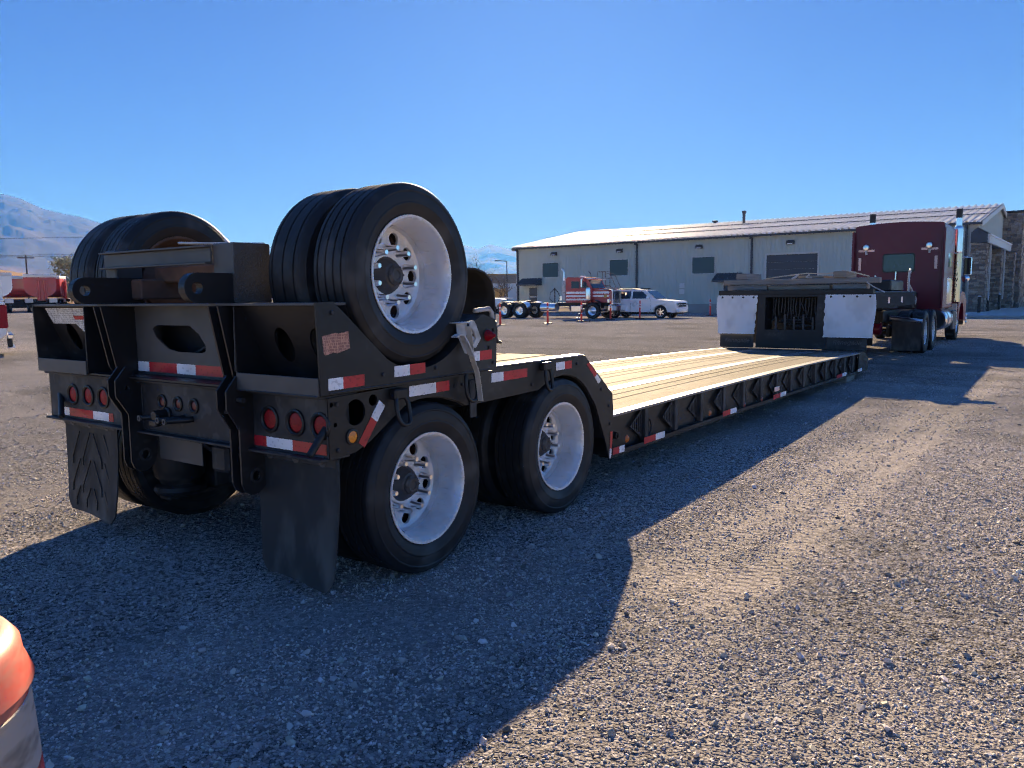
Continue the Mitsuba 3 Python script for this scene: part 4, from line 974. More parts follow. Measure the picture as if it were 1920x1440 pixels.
# white hooked bracket with a strap hanging on the wheel well edge
hb = thing('strap_bracket', 'dull white bent metal bracket with strap, hooked over the plate beside the raised wheel', 'bracket')
yb = FR - .055
E(hb, 'hook_plate', plate(Polygon([(.955, 1.362), (.985, 1.362), (1.005, 1.335), (1.045, 1.262), (.998, 1.214), (.975, 1.225), (1.006, 1.264), (.978, 1.318), (.955, 1.325)]).buffer(.003), 'y', yb - .004, yb + .004), GALV)
E(hb, 'face_plate', plate([(.968, 1.335), (1.0, 1.33), (1.035, 1.264), (.998, 1.225), (.972, 1.25)], 'y', yb + .005, yb + .009, [disc(.99, 1.285, .011, 14), sbox(.99, 1.245, 1.012, 1.254)]), GALV)
E(hb, 'top_plate', join(cbox(.862, .985, FR - .052, FR + .09, 1.350, 1.358, .003)), GALV)
E(hb, 'side_arm', join(strip_along([(.80, 1.285), (.835, 1.297), (.868, 1.295), (.895, 1.262), (.952, 1.178)], yb - .03, yb + .01, .008)), GALV)
E(hb, 'web', plate([(.868, 1.352), (.96, 1.352), (.95, 1.26), (.955, 1.18), (.94, 1.185), (.875, 1.29)], 'y', FR - .03, FR - .024), GALV)
E(hb, 'strap', join(strip_along([(.925, 1.335), (.945, 1.25), (.955, 1.16), (1.0, 1.075), (1.02, .97), (1.03, .91)], yb - .028, yb + .006, .005)), WEB)

# ------------------------------------------------------------------ traffic drum in the near left corner
td = thing('traffic_barrel', 'scuffed orange traffic barrel with dirty white and orange bands, at the lower left', 'traffic barrel')
BC = (-2.086, -2.458, 0.03)
def rad(z): return .298 - .062 * z
E(td, 'shell', moved(lathe([(0, .885), (.10, .885), (.15, .893), (.19, .897), (.225, .888), (.243, .865), (.246, .84), (rad(.80) + .012, .80), (rad(.79), .79), (rad(.70), .70), (rad(.5), .5), (rad(.3), .3), (rad(.08), .08), (.30, .075), (.30, .0), (0, 0)], 72, 'z'), BC), ORANGE, smooth=38)
for z0, z1, m_ in ((.645, .775, BANDW), (.50, .637, BANDO), (.355, .492, BANDW), (.21, .347, BANDO)):
    E(td, 'sheeting_band', moved(lathe([(rad(z0) + .0005, z0), (rad(z0) + .003, z0 + .002), (rad(z1) + .003, z1 - .002), (rad(z1) + .0005, z1)], 72, 'z'), BC), m_, smooth=38)
E(td, 'handle', moved(join(tubev([(.10 * math.cos(a), .03, .89 + .055 * math.sin(a)) for a in np.linspace(0, math.pi, 10)], .016, 10)), BC), ORANGE, smooth=40)
E(td, 'rubber_base', moved(lathe([(.0, .0), (.40, .0), (.40, .05), (.33, .08), (.30, .08)], 48, 'z'), BC), RUBBER, smooth=38)

# ------------------------------------------------------------------ detached gooseneck in front of the deck
gn = thing('gooseneck', 'black gooseneck frame with white diamond plate panels, coupled to the maroon truck', 'gooseneck')
GX = 12.72
ZT = 1.565
def gy(y): return .05 + (y - .08) * 1.012
E(gn, 'top_beam', join(cbox(GX, GX + .16, gy(-1.31), gy(1.49), 1.475, ZT, .006)), BLACK)
E(gn, 'frame', plate([(gy(-.545), .455), (gy(.75), .455), (gy(.705), 1.473), (gy(-.515), 1.473)], 'x', GX + .01, GX + .06, [Polygon([(gy(-.345), .815), (gy(.58), .805), (gy(.575), 1.43), (gy(-.375), 1.435)])]), BLACK)
E(gn, 'frame_lining', join(cbox(GX + .02, GX + .5, gy(.585), gy(.60), .80, 1.44), cbox(GX + .02, GX + .5, gy(-.385), gy(-.37), .80, 1.44), cbox(GX + .02, GX + .5, gy(-.37), gy(.585), .785, .80)), BLACK)
E(gn, 'back_wall', join(cbox(GX + .75, GX + .77, gy(-1.2), gy(1.3), .5, 1.5)), DARK)
m = MB()
r_ = np.random.default_rng(5)
for k in range(11):
    y0 = gy(r_.uniform(-.3, .25)); z0 = r_.uniform(.88, 1.02)
    m.tube([(GX + .2 + .03 * k, y0 - .2, z0), (GX + .3 + .02 * k, y0 + .25, z0 + r_.uniform(-.05, .06))], .012, 6)
for k in range(5):
    y0 = gy(-.28 + .17 * k)
    m.box(GX + .16, GX + .19, y0, y0 + .035, .80, 1.05 + .05 * (k % 2))
E(gn, 'stakes', m.mesh(), HUB)
for k in range(16):
    y0 = gy(-.32 + .055 * k); dz = r_.uniform(.25, .5)
    m2 = MB().tube([(GX + .3, y0, 1.42), (GX + .28, y0 + r_.uniform(-.02, .02), 1.42 - dz * .5), (GX + .3, y0 + r_.uniform(-.03, .03), 1.42 - dz)], .011, 6)
    E(gn, 'hanging_chain', m2.mesh(), HUB, smooth=40)
mat('mat_diamond_plate', proc(lambda p, n, uv: mix((0.76, 0.77, 0.80), (0.62, 0.62, 0.64), smoothstep(0.45, 0.75, fbm(p.x * 4, p.y * 4, p.z * 2.2, octaves=4)))), rough=0.42, metal=0.15,
    bump=proc(lambda p, n, uv: 0.006 * smoothstep(0.25, 0.9, dr.sin((p.y + p.z) * 70) * dr.sin((p.y - p.z) * 70)), eps=4e-3), bscale=1.0)
for y0, y1, zb_, nm in ((gy(.715), gy(1.50), .72, 'l'), (gy(-1.355), gy(-.515), .685, 'r')):
    k = 12; yy = np.linspace(y0, y1, k)
    rag = .012 * np.sin(np.arange(14) * 2.3)
    zz = np.linspace(1.466, zb_, 14)
    inner = (y0 if nm == 'l' else y1); outer = (y1 if nm == 'l' else y0); sg = 1 if nm == 'l' else -1
    poly = [(inner + sg * (.0 + rag[q_] + .05 * (q_ / 13.) * (1 if nm == 'l' else -.3)), zz[q_]) for q_ in range(14)] + [(outer + sg * .02 * math.sin(q_ * .4), zz[q_]) for q_ in range(13, -1, -1)]
    pn = fresh(gn + '__diamond_panel')
    pl = plate(poly, 'x', 0, .006); v = pl[0].copy(); v[:, 0] += GX - .018 - .03 * (1.466 - v[:, 2])
    E(pn, 'sheet', (v, pl[1]), 'mat_diamond_plate')
    for t in (.1, .36, .62, .88):
        yb_ = y0 + (y1 - y0) * t
        E(pn, 'bolt', moved(lathe([(0, -.014), (.016, -.014), (.02, -.008), (.02, 0)], 12, 'x'), (GX - .019, yb_, 1.43)), GROM, smooth=30)
TXT = mat('mat_faded_print', (0.09, 0.088, 0.085), rough=0.7)
for y0, y1, zt in ((gy(.79), gy(1.45), .745), (gy(-1.235), gy(-.555), .725)):
    fl = fresh(gn + '__mud_flap')
    c_ = (y1 - y0)
    E(fl, 'sheet', plate(sbox(y0, .45, y1, zt).buffer(-.03).buffer(.03), 'x', GX + .012, GX + .02), FLAP)
    tm = meshkit.text_mesh('Renegade', .085, .0015, bold=False)
    w = tm.bounds[1][0] - tm.bounds[0][0]; s_ = .48 / w
    V = np.array(tm.vertices) * [s_, .9, 1]
    # reads from behind: along -y, up z, towards -x ; slanted like script
    E(fl, 'lettering', (np.stack([GX + .0115 - V[:, 2], (y0 + y1) / 2 + .24 - V[:, 0] - V[:, 1] * .25, .555 + V[:, 1]], -1), np.array(tm.faces)), TXT)
# neck going forward to the truck
E(gn, 'neck_beam', plate([(GX + .3, 1.0), (GX + .9, .95), (GX + 1.6, 1.12), (18.7, 1.16), (19.6, 1.2), (19.6, 1.42), (GX + 1.2, 1.5), (GX + .3, 1.48)], 'y', -.62, -.52), BLACK)
E(gn, 'neck_beam', plate([(GX + .3, 1.0), (GX + .9, .95), (GX + 1.6, 1.12), (18.7, 1.16), (19.6, 1.2), (19.6, 1.42), (GX + 1.2, 1.5), (GX + .3, 1.48)], 'y', .58, .68), BLACK)
E(gn, 'neck_deck', join(cbox(GX + .17, 18.9, -1.22, 1.32, 1.42, 1.52, .01)), BLACK)
E(gn, 'side_rail', join(cbox(GX + .3, 18.3, -1.30, -1.225, 1.20, 1.50, .01)), DARK)
for x, m_ in ((14.6, TAPEP), (16.2, TAPEP)): E(gn, 'side_tape', join(cbox(x, x + .22, -1.304, -1.3015, 1.28, 1.40)), m_)
E(gn, 'cylinder', join(tubev([(GX + .6, -.9, .75), (GX + 2.2, -.9, 1.2)], .09, 14)), GRIME, smooth=40)
E(gn, 'guard_rail', join(tubev([(18.6, -1.1, 1.52), (18.6, -1.1, 2.02), (18.75, -1.1, 2.06), (18.75, -1.1, 1.95)], .025, 8), tubev([(18.6, -1.1, 1.7), (19.9, -1.1, 1.32), (19.9, -1.1, 1.15)], .025, 8)), GALV, smooth=40)
E(gn, 'cross_chest', join(cbox(16.8, 18.5, -1.0, 1.1, 1.521, 1.78, .03)), BLACK)
# timbers and straps lying on the gooseneck
def timber(lbl, x0, x1, y0, y1, z0, z1, m_, tilt=0.0):
    k = thing('timber', lbl, 'timber', 'timbers on the gooseneck')
    v, f = cbox(x0, x1, y0, y1, z0, z1, .012); v = np.array(v)
    v[:, 2] += (v[:, 1] - y0) * tilt
    scene[k] = mikit.ply((v, f), m_); return k
timber('short timber lying flat under the left half of the long timber', 13.0, 13.28, .62, 1.40, 1.568, 1.668, LUMB2)
timber('brown timber under the middle of the long timber', 13.02, 13.25, -.55, .60, 1.568, 1.652, LUMB)
timber('pale timber under the right end of the long timber', 13.0, 13.3, -1.2, -.6, 1.568, 1.662, LUMB2)
timber('long grey timber across the whole gooseneck', 12.96, 13.14, -1.42, 1.47, 1.672, 1.775, LUMB2, .0)
timber('short block on the left end of the long timber', 12.98, 13.9, 1.0, 1.22, 1.778, 1.90, LUMB2)
timber('weathered block end near the right end of the long timber', 12.93, 13.8, -.86, -.62, 1.778, 1.90, LUMB)
timber('flat board lying on the middle of the long timber', 13.1, 14.4, -.42, .05, 1.778, 1.83, LUMB)
st = thing('lashing_strap', 'pale lashing straps slung over the timbers on the gooseneck', 'strap')
E(st, 'webbing', join(tubev([(12.94, .62, 1.785), (12.97, .2, 1.84), (13.1, -.1, 1.875), (13.2, -.45, 1.86), (13.15, -.75, 1.91), (13.0, -1.0, 1.86), (12.93, -1.25, 1.79)], .011, 6)), WEB, smooth=40)
E(st, 'loose_end', join(tubev([(12.93, .0, 1.845), (12.92, .06, 1.80), (12.93, .12, 1.78)], .02, 6), tubev([(12.93, -.2, 1.85), (12.92, -.14, 1.80), (12.93, -.24, 1.785)], .02, 6)), GALV, smooth=40)
E(st, 'side_run', join(tubev([(12.95, -1.2, 1.69), (12.98, -1.32, 1.6), (13.0, -1.50, 1.50)], .012, 6)), GALV, smooth=40)

# ------------------------------------------------------------------ maroon sleeper truck
TB = frame(19.2, -.235, 0, math.radians(-1.0))
tk = thing('semi_truck', 'maroon sleeper tractor unit with tall chrome exhaust stacks, seen from behind', 'truck')
def TE(par, nm, vf, m_, smooth=False): return E(par, nm, xf(vf, TB), m_, smooth)
def arch_poly(hw, z0, z1, rise, n=14, r=.12):
    pts = [(-hw, z0), (hw, z0), (hw, z1)]
    pts += [(hw - 2 * hw * t, z1 + .6 * rise * math.sin(math.pi * t) ** .8) for t in np.linspace(.04, .96, n)] + [(-hw, z1)]
    return Polygon(pts).buffer(-r * .4).buffer(r * .4)
TE(tk, 'sleeper', plate(arch_poly(1.15, 1.02, 3.36, .12), 'x', 3.0, 5.35), MAROON)
TE(tk, 'rear_panel', plate(arch_poly(1.08, 1.10, 3.28, .10), 'x', 2.975, 2.999), MAROON)
TE(tk, 'roof_cap', plate(arch_poly(1.14, 2.9, 3.395, .12), 'x', 2.985, 4.6), MAROON)
for s_ in (-1, 1):
    TE(tk, 'side_fairing', join(cbox(2.82, 3.6, s_ * 1.17 - .03, s_ * 1.17 + .03, 1.05, 3.25, .02)), MAROON)
TE(tk, 'cab', plate(arch_poly(1.05, 1.05, 2.95, .1), 'x', 5.36, 6.9), MAROON)
TE(tk, 'side_glass', join(cbox(5.5, 6.6, -1.062, -1.052, 2.1, 2.75, .01), cbox(3.7, 4.6, -1.165, -1.155, 2.2, 2.6, .01)), GLASS)
TE(tk, 'side_door', join(cbox(3.5, 4.9, -1.175, -1.156, 1.15, 1.9, .008)), CHROME)
wn = fresh(tk + '__rear_window')
TE(wn, 'glass', plate(sbox(-.42, 2.09, .36, 2.56).buffer(-.07).buffer(.07), 'x', 2.962, 2.972), GLASS)
TE(wn, 'seal', plate(sbox(-.45, 2.06, .39, 2.59).buffer(-.07).buffer(.07), 'x', 2.97, 2.976, [sbox(-.41, 2.10, .35, 2.55).buffer(-.07).buffer(.07)]), GROM)
for y in (-.80, .83):
    ln = fresh(tk + '__work_lamp')
    TE(ln, 'bowl', moved(lathe([(0, -.12), (.07, -.115), (.09, -.09), (.06, 0), (0, 0)], 20, 'x'), (2.97, y, 2.78)), CHROME, smooth=40)
    TE(ln, 'stem', join(cbox(2.93, 2.97, y - .03, y + .03, 2.58, 2.7, .006)), GALV)
    tp = fresh(tk + '__cross_tape')
    TE(tp, 'band', join(cbox(2.968, 2.974, y - .21, y + .21, 2.665, 2.725)), TAPEP)
    TE(fresh(tk + '__upright_tape'), 'band', join(cbox(2.968, 2.974, y + math.copysign(.17, y) - .035, y + math.copysign(.17, y) + .035, 2.14, 2.5)), TAPEP)
for y in (.55, .02): TE(tk, 'grab_pole', join(tubev([(2.9, y, 1.1), (2.9, y, 2.08 - .1 * (y > .3))], .02, 8)), CHROME, smooth=40)
TE(tk, 'deck_box', join(cbox(2.3, 2.95, -.55, .6, 1.05, 1.5, .03)), BLACK)
for s_ in (-1, 1):
    sk = fresh(tk + '__exhaust_stack')
    y = s_ * 1.2; SX = 5.52
    TE(sk, 'pipe', moved(lathe([(0, 3.30), (.085, 3.30), (.085, 3.72), (.08, 3.74), (.075, 3.70), (.075, 3.4)], 24, 'z'), (SX, y, .14)), CHROME, smooth=40)
    v = np.array(lathe([(.0851, 3.55), (.0875, 3.55), (.0875, 3.82), (.0815, 3.82), (.08, 3.5)], 24, 'z')[0]); 
    TE(sk, 'tip', (v + np.array([SX, y, .14]), lathe([(1, 0)] * 5, 24, 'z')[1]), GROM, smooth=40)
    TE(sk, 'muffler', moved(lathe([(0, 2.52), (.115, 2.52), (.125, 2.55), (.125, 3.22), (.115, 3.28), (.086, 3.32)], 24, 'z'), (SX, y, .14)), CHROME, smooth=40)
    TE(sk, 'guard', moved(lathe([(.0, 1.05), (.125, 1.05), (.125, 2.50), (.0, 2.50)], 24, 'z'), (SX, y, .14)), mat('mat_brass_guard', (0.72, 0.62, 0.42), rough=0.22, metal=1.0), smooth=40)
    if s_ < 0:
        for k_, ch in enumerate('KENWORTH'):
            tm = meshkit.text_mesh(ch, .10, .003, bold=True); V = np.array(tm.vertices); V[:, 0] -= V[:, 0].mean()
            TE(sk, 'letter', (np.stack([SX - .127 - V[:, 2], y - V[:, 0], 2.30 - .165 * k_ + V[:, 1]], -1), np.array(tm.faces)), GROM)
# hood, fender, bumper, mirrors
TE(tk, 'hood', plate([(6.9, 1.0), (8.7, .95), (8.75, 1.75), (6.9, 2.1)], 'y', -.62, .62), MAROON)
fend = [(5.75, .95), (5.8, .66), (6.0, .62), (6.18, .95), (6.5, 1.15), (6.95, 1.15), (7.2, .9), (7.3, .6), (7.9, .55), (7.95, 1.2), (7.3, 1.48), (6.6, 1.5), (6.0, 1.35)]
for s_ in (-1, 1):
    TE(tk, 'fender', plate(Polygon(fend).buffer(-.05).buffer(.05), 'y', s_ * 1.26, s_ * .64), MAROON, smooth=40)
    TE(tk, 'fender_trim', plate([(5.70, .62), (6.05, .56), (5.75, 1.1), (5.6, 1.15)], 'y', s_ * 1.24, s_ * 1.0), WHITE2)
    TE(tk, 'fuel_tank', moved(lathe([(0, 0), (.27, 0), (.31, .04), (.31, 1.3), (.27, 1.34), (0, 1.34)], 32, 'x'), (3.4, s_ * .95, .72)), CHROME, smooth=35)
    for x in (3.75, 4.45): TE(tk, 'tank_strap', moved(lathe([(.313, 0), (.32, 0), (.32, .06), (.313, .06)], 32, 'x'), (x, s_ * .95, .72)), GALV, smooth=35)
    TE(tk, 'step', join(cbox(4.8, 5.6, s_ * 1.2 - .05, s_ * 1.2 + .02, .38, .95, .02)), GREYP)
    mr = fresh(tk + '__mirror')
    TE(mr, 'head', join(cbox(6.2, 6.32, s_ * 1.42 - .10, s_ * 1.42 + .10, 2.0, 2.55, .02)), CHROME)
    TE(mr, 'glass', join(cbox(6.188, 6.199, s_ * 1.42 - .085, s_ * 1.42 + .085, 2.03, 2.52, .003)), GLASS)
    TE(mr, 'spot_mirror', moved(lathe([(0, -.06), (.06, -.05), (.10, -.02), (.11, 0), (.0, .03)], 20, 'x'), (6.2, s_ * 1.38, 1.9)), CHROME, smooth=40)
    TE(mr, 'arm', join(tubev([(6.25, s_ * 1.05, 2.5), (6.25, s_ * 1.4, 2.57)], .015, 8), tubev([(6.25, s_ * 1.05, 1.95), (6.25, s_ * 1.4, 1.95)], .015, 8)), CHROME, smooth=40)
TE(tk, 'bumper', join(cbox(8.1, 8.6, -1.22, 1.22, .38, .80, .04)), CHROME)
for z in (.5, .62, .74): TE(tk, 'side_lamp', moved(lathe([(0, -.05), (.05, -.04), (.06, 0), (0, .02)], 14, 'y'), (8.0, -1.25, z)), CHROME, smooth=40)
TE(tk, 'frame_rail', join(cbox(-1.2, 8.2, -.45, -.36, .78, 1.05, .01), cbox(-1.2, 8.2, .36, .45, .78, 1.05, .01), cbox(-1.2, -1.1, -.36, .36, .75, 1.05, .01)), BLACK)
TE(tk, 'fifth_wheel', plate(oval(.2, 0, .75, .5), 'z', 1.1, 1.16), GRIME)
TE(tk, 'air_tank', join(moved(lathe([(0, 0), (.14, .02), (.15, .05), (.15, .7), (.14, .73), (0, .75)], 24, 'y'), (-.9, -.38, .62))), MAROON, smooth=40)
for s_ in (-1, 1):
    qf = fresh(tk + '__quarter_fender')
    TE(qf, 'edge_bar', join(tubev([(-.66, s_ * .5, .88), (-.62, s_ * 1.22, .80)], .05, 12)), CHROME, smooth=40)
    TE(qf, 'mud_flap', join(cbox(-.66, -.648, min(s_ * .56, s_ * 1.2), max(s_ * .56, s_ * 1.2), .08, .83, .004)), FLAP)
BIG = mikit.ply(lathe(tyre_prof(R=.52, hw=.145, rb=.292, grooves=5), 64), RUBBER, smooth=38)
PLAIN_RIM = mikit.ply(lathe([(.300, .12), (.288, .11), (.276, .06), (.262, .02), (.24, .0), (.2, .01), (.15, .03), (.13, .04), (.12, .10), (.06, .13), (0, .13)], 40), CHROME, smooth=35)
DEEP_RIM = mikit.ply(lathe([(.300, .12), (.288, .11), (.27, .03), (.262, -.04), (.2, -.05), (.13, -.045), (.12, .06), (.08, .09), (0, .09)], 40), RIM, smooth=35)
def truck_wheel(par, base, x, y, s_, rim, m_):
    w = fresh(par + '__wheel')
    E(w, 'tyre', BIG, RUBBER, M=base @ place(x, y, .52, s_))
    E(w, 'rim', rim, m_, M=base @ place(x, y, .52, s_))
for x in (-.05, 1.27):
    for s_ in (-1, 1):
        truck_wheel(tk, TB, x, s_ * 1.085, s_, DEEP_RIM, RIM); truck_wheel(tk, TB, x, s_ * .76, s_, DEEP_RIM, RIM)
for s_ in (-1, 1): truck_wheel(tk, TB, 6.55, s_ * 1.03, s_, PLAIN_RIM, CHROME)
TE(tk, 'axle', join(tubev([(-.05, -1, .52), (-.05, 1, .52)], .09, 12), tubev([(1.27, -1, .52), (1.27, 1, .52)], .09, 12), tubev([(6.55, -1, .52), (6.55, 1, .52)], .07, 12)), GRIME, smooth=40)
TE(tk, 'spring_hanger', join(cbox(-.5, 1.7, -.5, -.40, .4, .7, .02), cbox(-.5, 1.7, .40, .5, .4, .7, .02)), GRIME)

# ------------------------------------------------------------------ red and white day-cab truck by the warehouse (heading -y)
RB = frame(43.15, 20.55, 0, -math.pi / 2)
rt = thing('day_cab_truck', 'red day cab truck with white side stripes and upright chrome grille, parked along the warehouse', 'truck')
def RE(par, nm, vf, m_, smooth=False): return E(par, nm, xf(vf, RB), m_, smooth)
hw = .78
RE(rt, 'cab', plate(Polygon([(-2.05, 1.05), (-.15, 1.05), (-.12, 1.95), (-.45, 2.55), (-.6, 2.66), (-1.9, 2.72), (-2.05, 2.6)]).buffer(-.05).buffer(.05), 'y', -1.0, 1.0), REDP, smooth=35)
RE(rt, 'visor', join(cbox(-.62, -.12, -.98, .98, 2.55, 2.60, .01)), CHROME)
RE(rt, 'hood', plate(Polygon([(-.18, 1.05), (1.1, 1.05), (1.1, 1.80), (.2, 1.90), (-.18, 1.97)]).buffer(-.04).buffer(.04), 'y', -hw, hw), REDP, smooth=35)
RE(rt, 'hood_top_trim', join(cbox(.1, 1.0, -.5, .5, 1.885, 1.92, .01)), WHITE)
wsv = np.array([(-.125, -.85, 1.98), (-.125, .85, 1.98), (-.44, .85, 2.50), (-.44, -.85, 2.50)]) + np.array([.02, 0, .01])
RE(rt, 'windshield', (wsv, np.array([[0, 1, 2, 3]])), GLASSB)
RE(rt, 'side_window', plate([(-1.62, 1.98), (-1.0, 1.98), (-1.0, 2.42), (-1.62, 2.45)], 'y', -1.012, -1.002), GLASSB)
RE(rt, 'side_window', plate([(-.9, 1.98), (-.32, 1.98), (-.55, 2.40), (-.9, 2.42)], 'y', -1.012, -1.002), GLASSB)
for z0, z1 in ((1.62, 1.76), (1.41, 1.53), (1.2, 1.3)):
    RE(rt, 'white_stripe', join(cbox(-2.02, -.16, -1.010, -1.002, z0, z1)), WHITE)
    if z0 > 1.3: RE(rt, 'white_stripe', join(cbox(-.14, 1.05, -hw - .010, -hw - .002, z0, z1)), WHITE)
gr = rt + '__grille'
RE(gr, 'surround', plate(sbox(-.62, .92, .62, 1.88), 'x', 1.10, 1.22, [sbox(-.5, 1.0, .5, 1.78)]), CHROME)
RE(gr, 'backing', join(cbox(1.105, 1.12, -.5, .5, 1.0, 1.78)), DARK)
for k in range(9): RE(gr, 'bar', join(cbox(1.15, 1.18, -.475 + k * .112, -.445 + k * .112, 1.0, 1.78)), CHROME)
RE(rt, 'bumper', join(cbox(1.15, 1.42, -1.15, 1.15, .52, .86, .03)), CHROME)
RE(rt, 'bumper_plate', join(cbox(1.424, 1.43, -.45, .1, .55, .82)), LENSD)
for s_ in (-1, 1):
    RE(rt, 'headlamp', join(cbox(1.0, 1.14, s_ * .85 - .13, s_ * .85 + .13, 1.02, 1.28, .03)), CHROME)
    th = np.radians(np.linspace(10, 170, 12))
    RE(rt, 'fender', strip_along([(.66 * math.cos(a), .56 + .66 * math.sin(a)) for a in th], min(s_ * .72, s_ * 1.16), max(s_ * .72, s_ * 1.16), .02), BLACK, smooth=40)
    sk = fresh(rt + '__exhaust_stack') if s_ < 0 else None
    if sk: RE(sk, 'muffler', moved(lathe([(0, 1.2), (.13, 1.2), (.14, 1.25), (.14, 2.42), (.1, 2.5), (0, 2.5)], 20, 'z'), (-2.2, s_ * .98, 0)), GALV, smooth=40)
    if sk: RE(sk, 'tip', join(tubev([(-2.2, s_ * .98, 2.5), (-2.2, s_ * .98, 3.05), (-2.26, s_ * .98, 3.18), (-2.38, s_ * .98, 3.27)], .06, 12)), CHROME, smooth=40)
    RE(rt, 'air_cleaner', moved(lathe([(0, 1.28), (.16, 1.28), (.17, 1.32), (.17, 1.9), (.14, 1.95), (.14, 2.0), (0, 2.0)], 20, 'z'), (-.3, s_ * 1.12, 0)), CHROME, smooth=40)
    RE(rt, 'fuel_tank', moved(lathe([(0, 0), (.28, 0), (.3, .03), (.3, 1.15), (.28, 1.18), (0, 1.18)], 24, 'x'), (-3.95, s_ * .95, .72)), CHROME, smooth=35)
    RE(rt, 'tool_box', join(cbox(-1.55, -.75, s_ * 1.02 - .16, s_ * 1.02 + .16, .46, .84, .015)), CHROME)
    RE(rt, 'mirror', join(cbox(-.72, -.62, s_ * 1.28 - .10, s_ * 1.28 + .10, 2.05, 2.6, .02)), CHROME)
    RE(rt, 'mirror_arm', join(tubev([(-.67, s_ * 1.0, 2.55), (-.67, s_ * 1.28, 2.6)], .015, 6), tubev([(-.67, s_ * 1.0, 2.05), (-.67, s_ * 1.28, 2.05)], .015, 6)), CHROME)
    for x in (-5.6, -7.0):
        th = np.radians(np.linspace(15, 100, 8)) if x > -6 else np.radians(np.linspace(80, 160, 8))
        RE(rt, 'half_fender', strip_along([(x + .62 * math.cos(a), .52 + .62 * math.sin(a)) for a in th], min(s_ * .56, s_ * 1.2), max(s_ * .56, s_ * 1.2), .012), CHROME, smooth=40)
    truck_wheel(rt, RB, 0, s_ * 1.02, s_, PLAIN_RIM, CHROME)
    for x in (-5.65, -6.95): truck_wheel(rt, RB, x, s_ * 1.085, s_, DEEP_RIM, CHROME); truck_wheel(rt, RB, x, s_ * .76, s_, DEEP_RIM, RIM)
RE(rt, 'battery_box', join(cbox(-2.6, -2.2, -.9, -.5, 1.18, 1.5, .02)), CHROME)
RE(rt, 'frame_rail', join(cbox(-7.8, 1.1, -.45, -.36, .8, 1.04, .01), cbox(-7.8, 1.1, .36, .45, .8, 1.04, .01)), BLACK)
RE(rt, 'fifth_wheel', plate(oval(-6.2, 0, .7, .5), 'z', 1.1, 1.17), GRIME)
RE(rt, 'sun_deflector', join(cbox(.55, 1.08, -.45, .45, 1.93, 2.02, .01)), BANDW)
RE(rt, 'hose_stand', join(tubev([(-3.4, -.2, 1.0), (-3.4, -.2, 2.0), (-3.42, -.2, 2.05)], .035, 8), tubev([(-3.4, -.2, 2.0), (-3.75, -.2, 1.7), (-3.8, -.2, 1.3), (-3.5, -.2, 1.05)], .03, 8), tubev([(-3.4, -.2, 2.0), (-3.15, -.2, 1.75), (-2.95, -.2, 1.4), (-3.15, -.2, 1.1)], .03, 8)), GROM, smooth=40)
for y in (-.6, -.3, 0, .3, .6): RE(rt, 'roof_lamp', moved(lathe([(.06, 0), (.05, .05), (0, .07)], 10, 'z'), (-.75, y, 2.66)), LENSA, smooth=40)
RE(rt, 'air_horn', moved(lathe([(.0, -.3), (.03, -.28), (.04, 0), (.08, .12), (.0, .1)], 12, 'x'), (-1.0, -.45, 2.76)), CHROME, smooth=40)
RE(rt, 'beacon_arm', join(tubev([(-.8, .2, 2.7), (-.85, .2, 2.95), (-1.0, .2, 3.1)], .03, 8)), NAVY)
RE(rt, 'side_badge', moved(lathe([(0, -.01), (.12, -.01), (.12, 0)], 20, 'y'), (.78, -hw - .011, 1.47)), TAN)
RE(rt, 'axle', join(tubev([(0, -1, .52), (0, 1, .52)], .07, 10), tubev([(-5.65, -1, .52), (-5.65, 1, .52)], .09, 10), tubev([(-6.95, -1, .52), (-6.95, 1, .52)], .09, 10)), GRIME)

# ------------------------------------------------------------------ passenger vehicles
SMALL = mikit.ply(lathe(tyre_prof(R=.40, hw=.13, rb=.26, grooves=3), 48), RUBBER, smooth=38)
ALLOY = mikit.ply((lambda m_: (np.stack([m_[0][:, 0], m_[0][:, 1], m_[0][:, 2]], -1), m_[1]))(join(lathe([(.275, .118), (.262, .11), (.245, .06), (.24, -.08)], 36),
        lathe([(0, .10), (.05, .10), (.06, .085), (.06, .05)], 20), *[cbox(-.03, .03, .06, .098, .04, .262) if a == 0 else
        (lambda v, f: (np.stack([v[:, 0] * math.cos(a) - v[:, 2] * math.sin(a), v[:, 1], v[:, 0] * math.sin(a) + v[:, 2] * math.cos(a)], -1), f))(np.array(cbox(-.03, .03, .06, .098, .04, .262)[0]), CUBE_F) for a in np.arange(6) * math.pi / 3])), CHROME, smooth=30)
ALLOYB = mikit.ply(lathe([(0, .03), (.24, .03)], 24), GROM)
def small_wheel(par, base, x, y, s_):
    w = fresh(par + '__wheel')
    E(w, 'tyre', SMALL, RUBBER, M=base @ place(x, y, .40, s_))
    E(w, 'rim', ALLOY, CHROME, M=base @ place(x, y, .40, s_))
    E(w, 'disc', ALLOYB, GROM, M=base @ place(x, y, .40, s_))
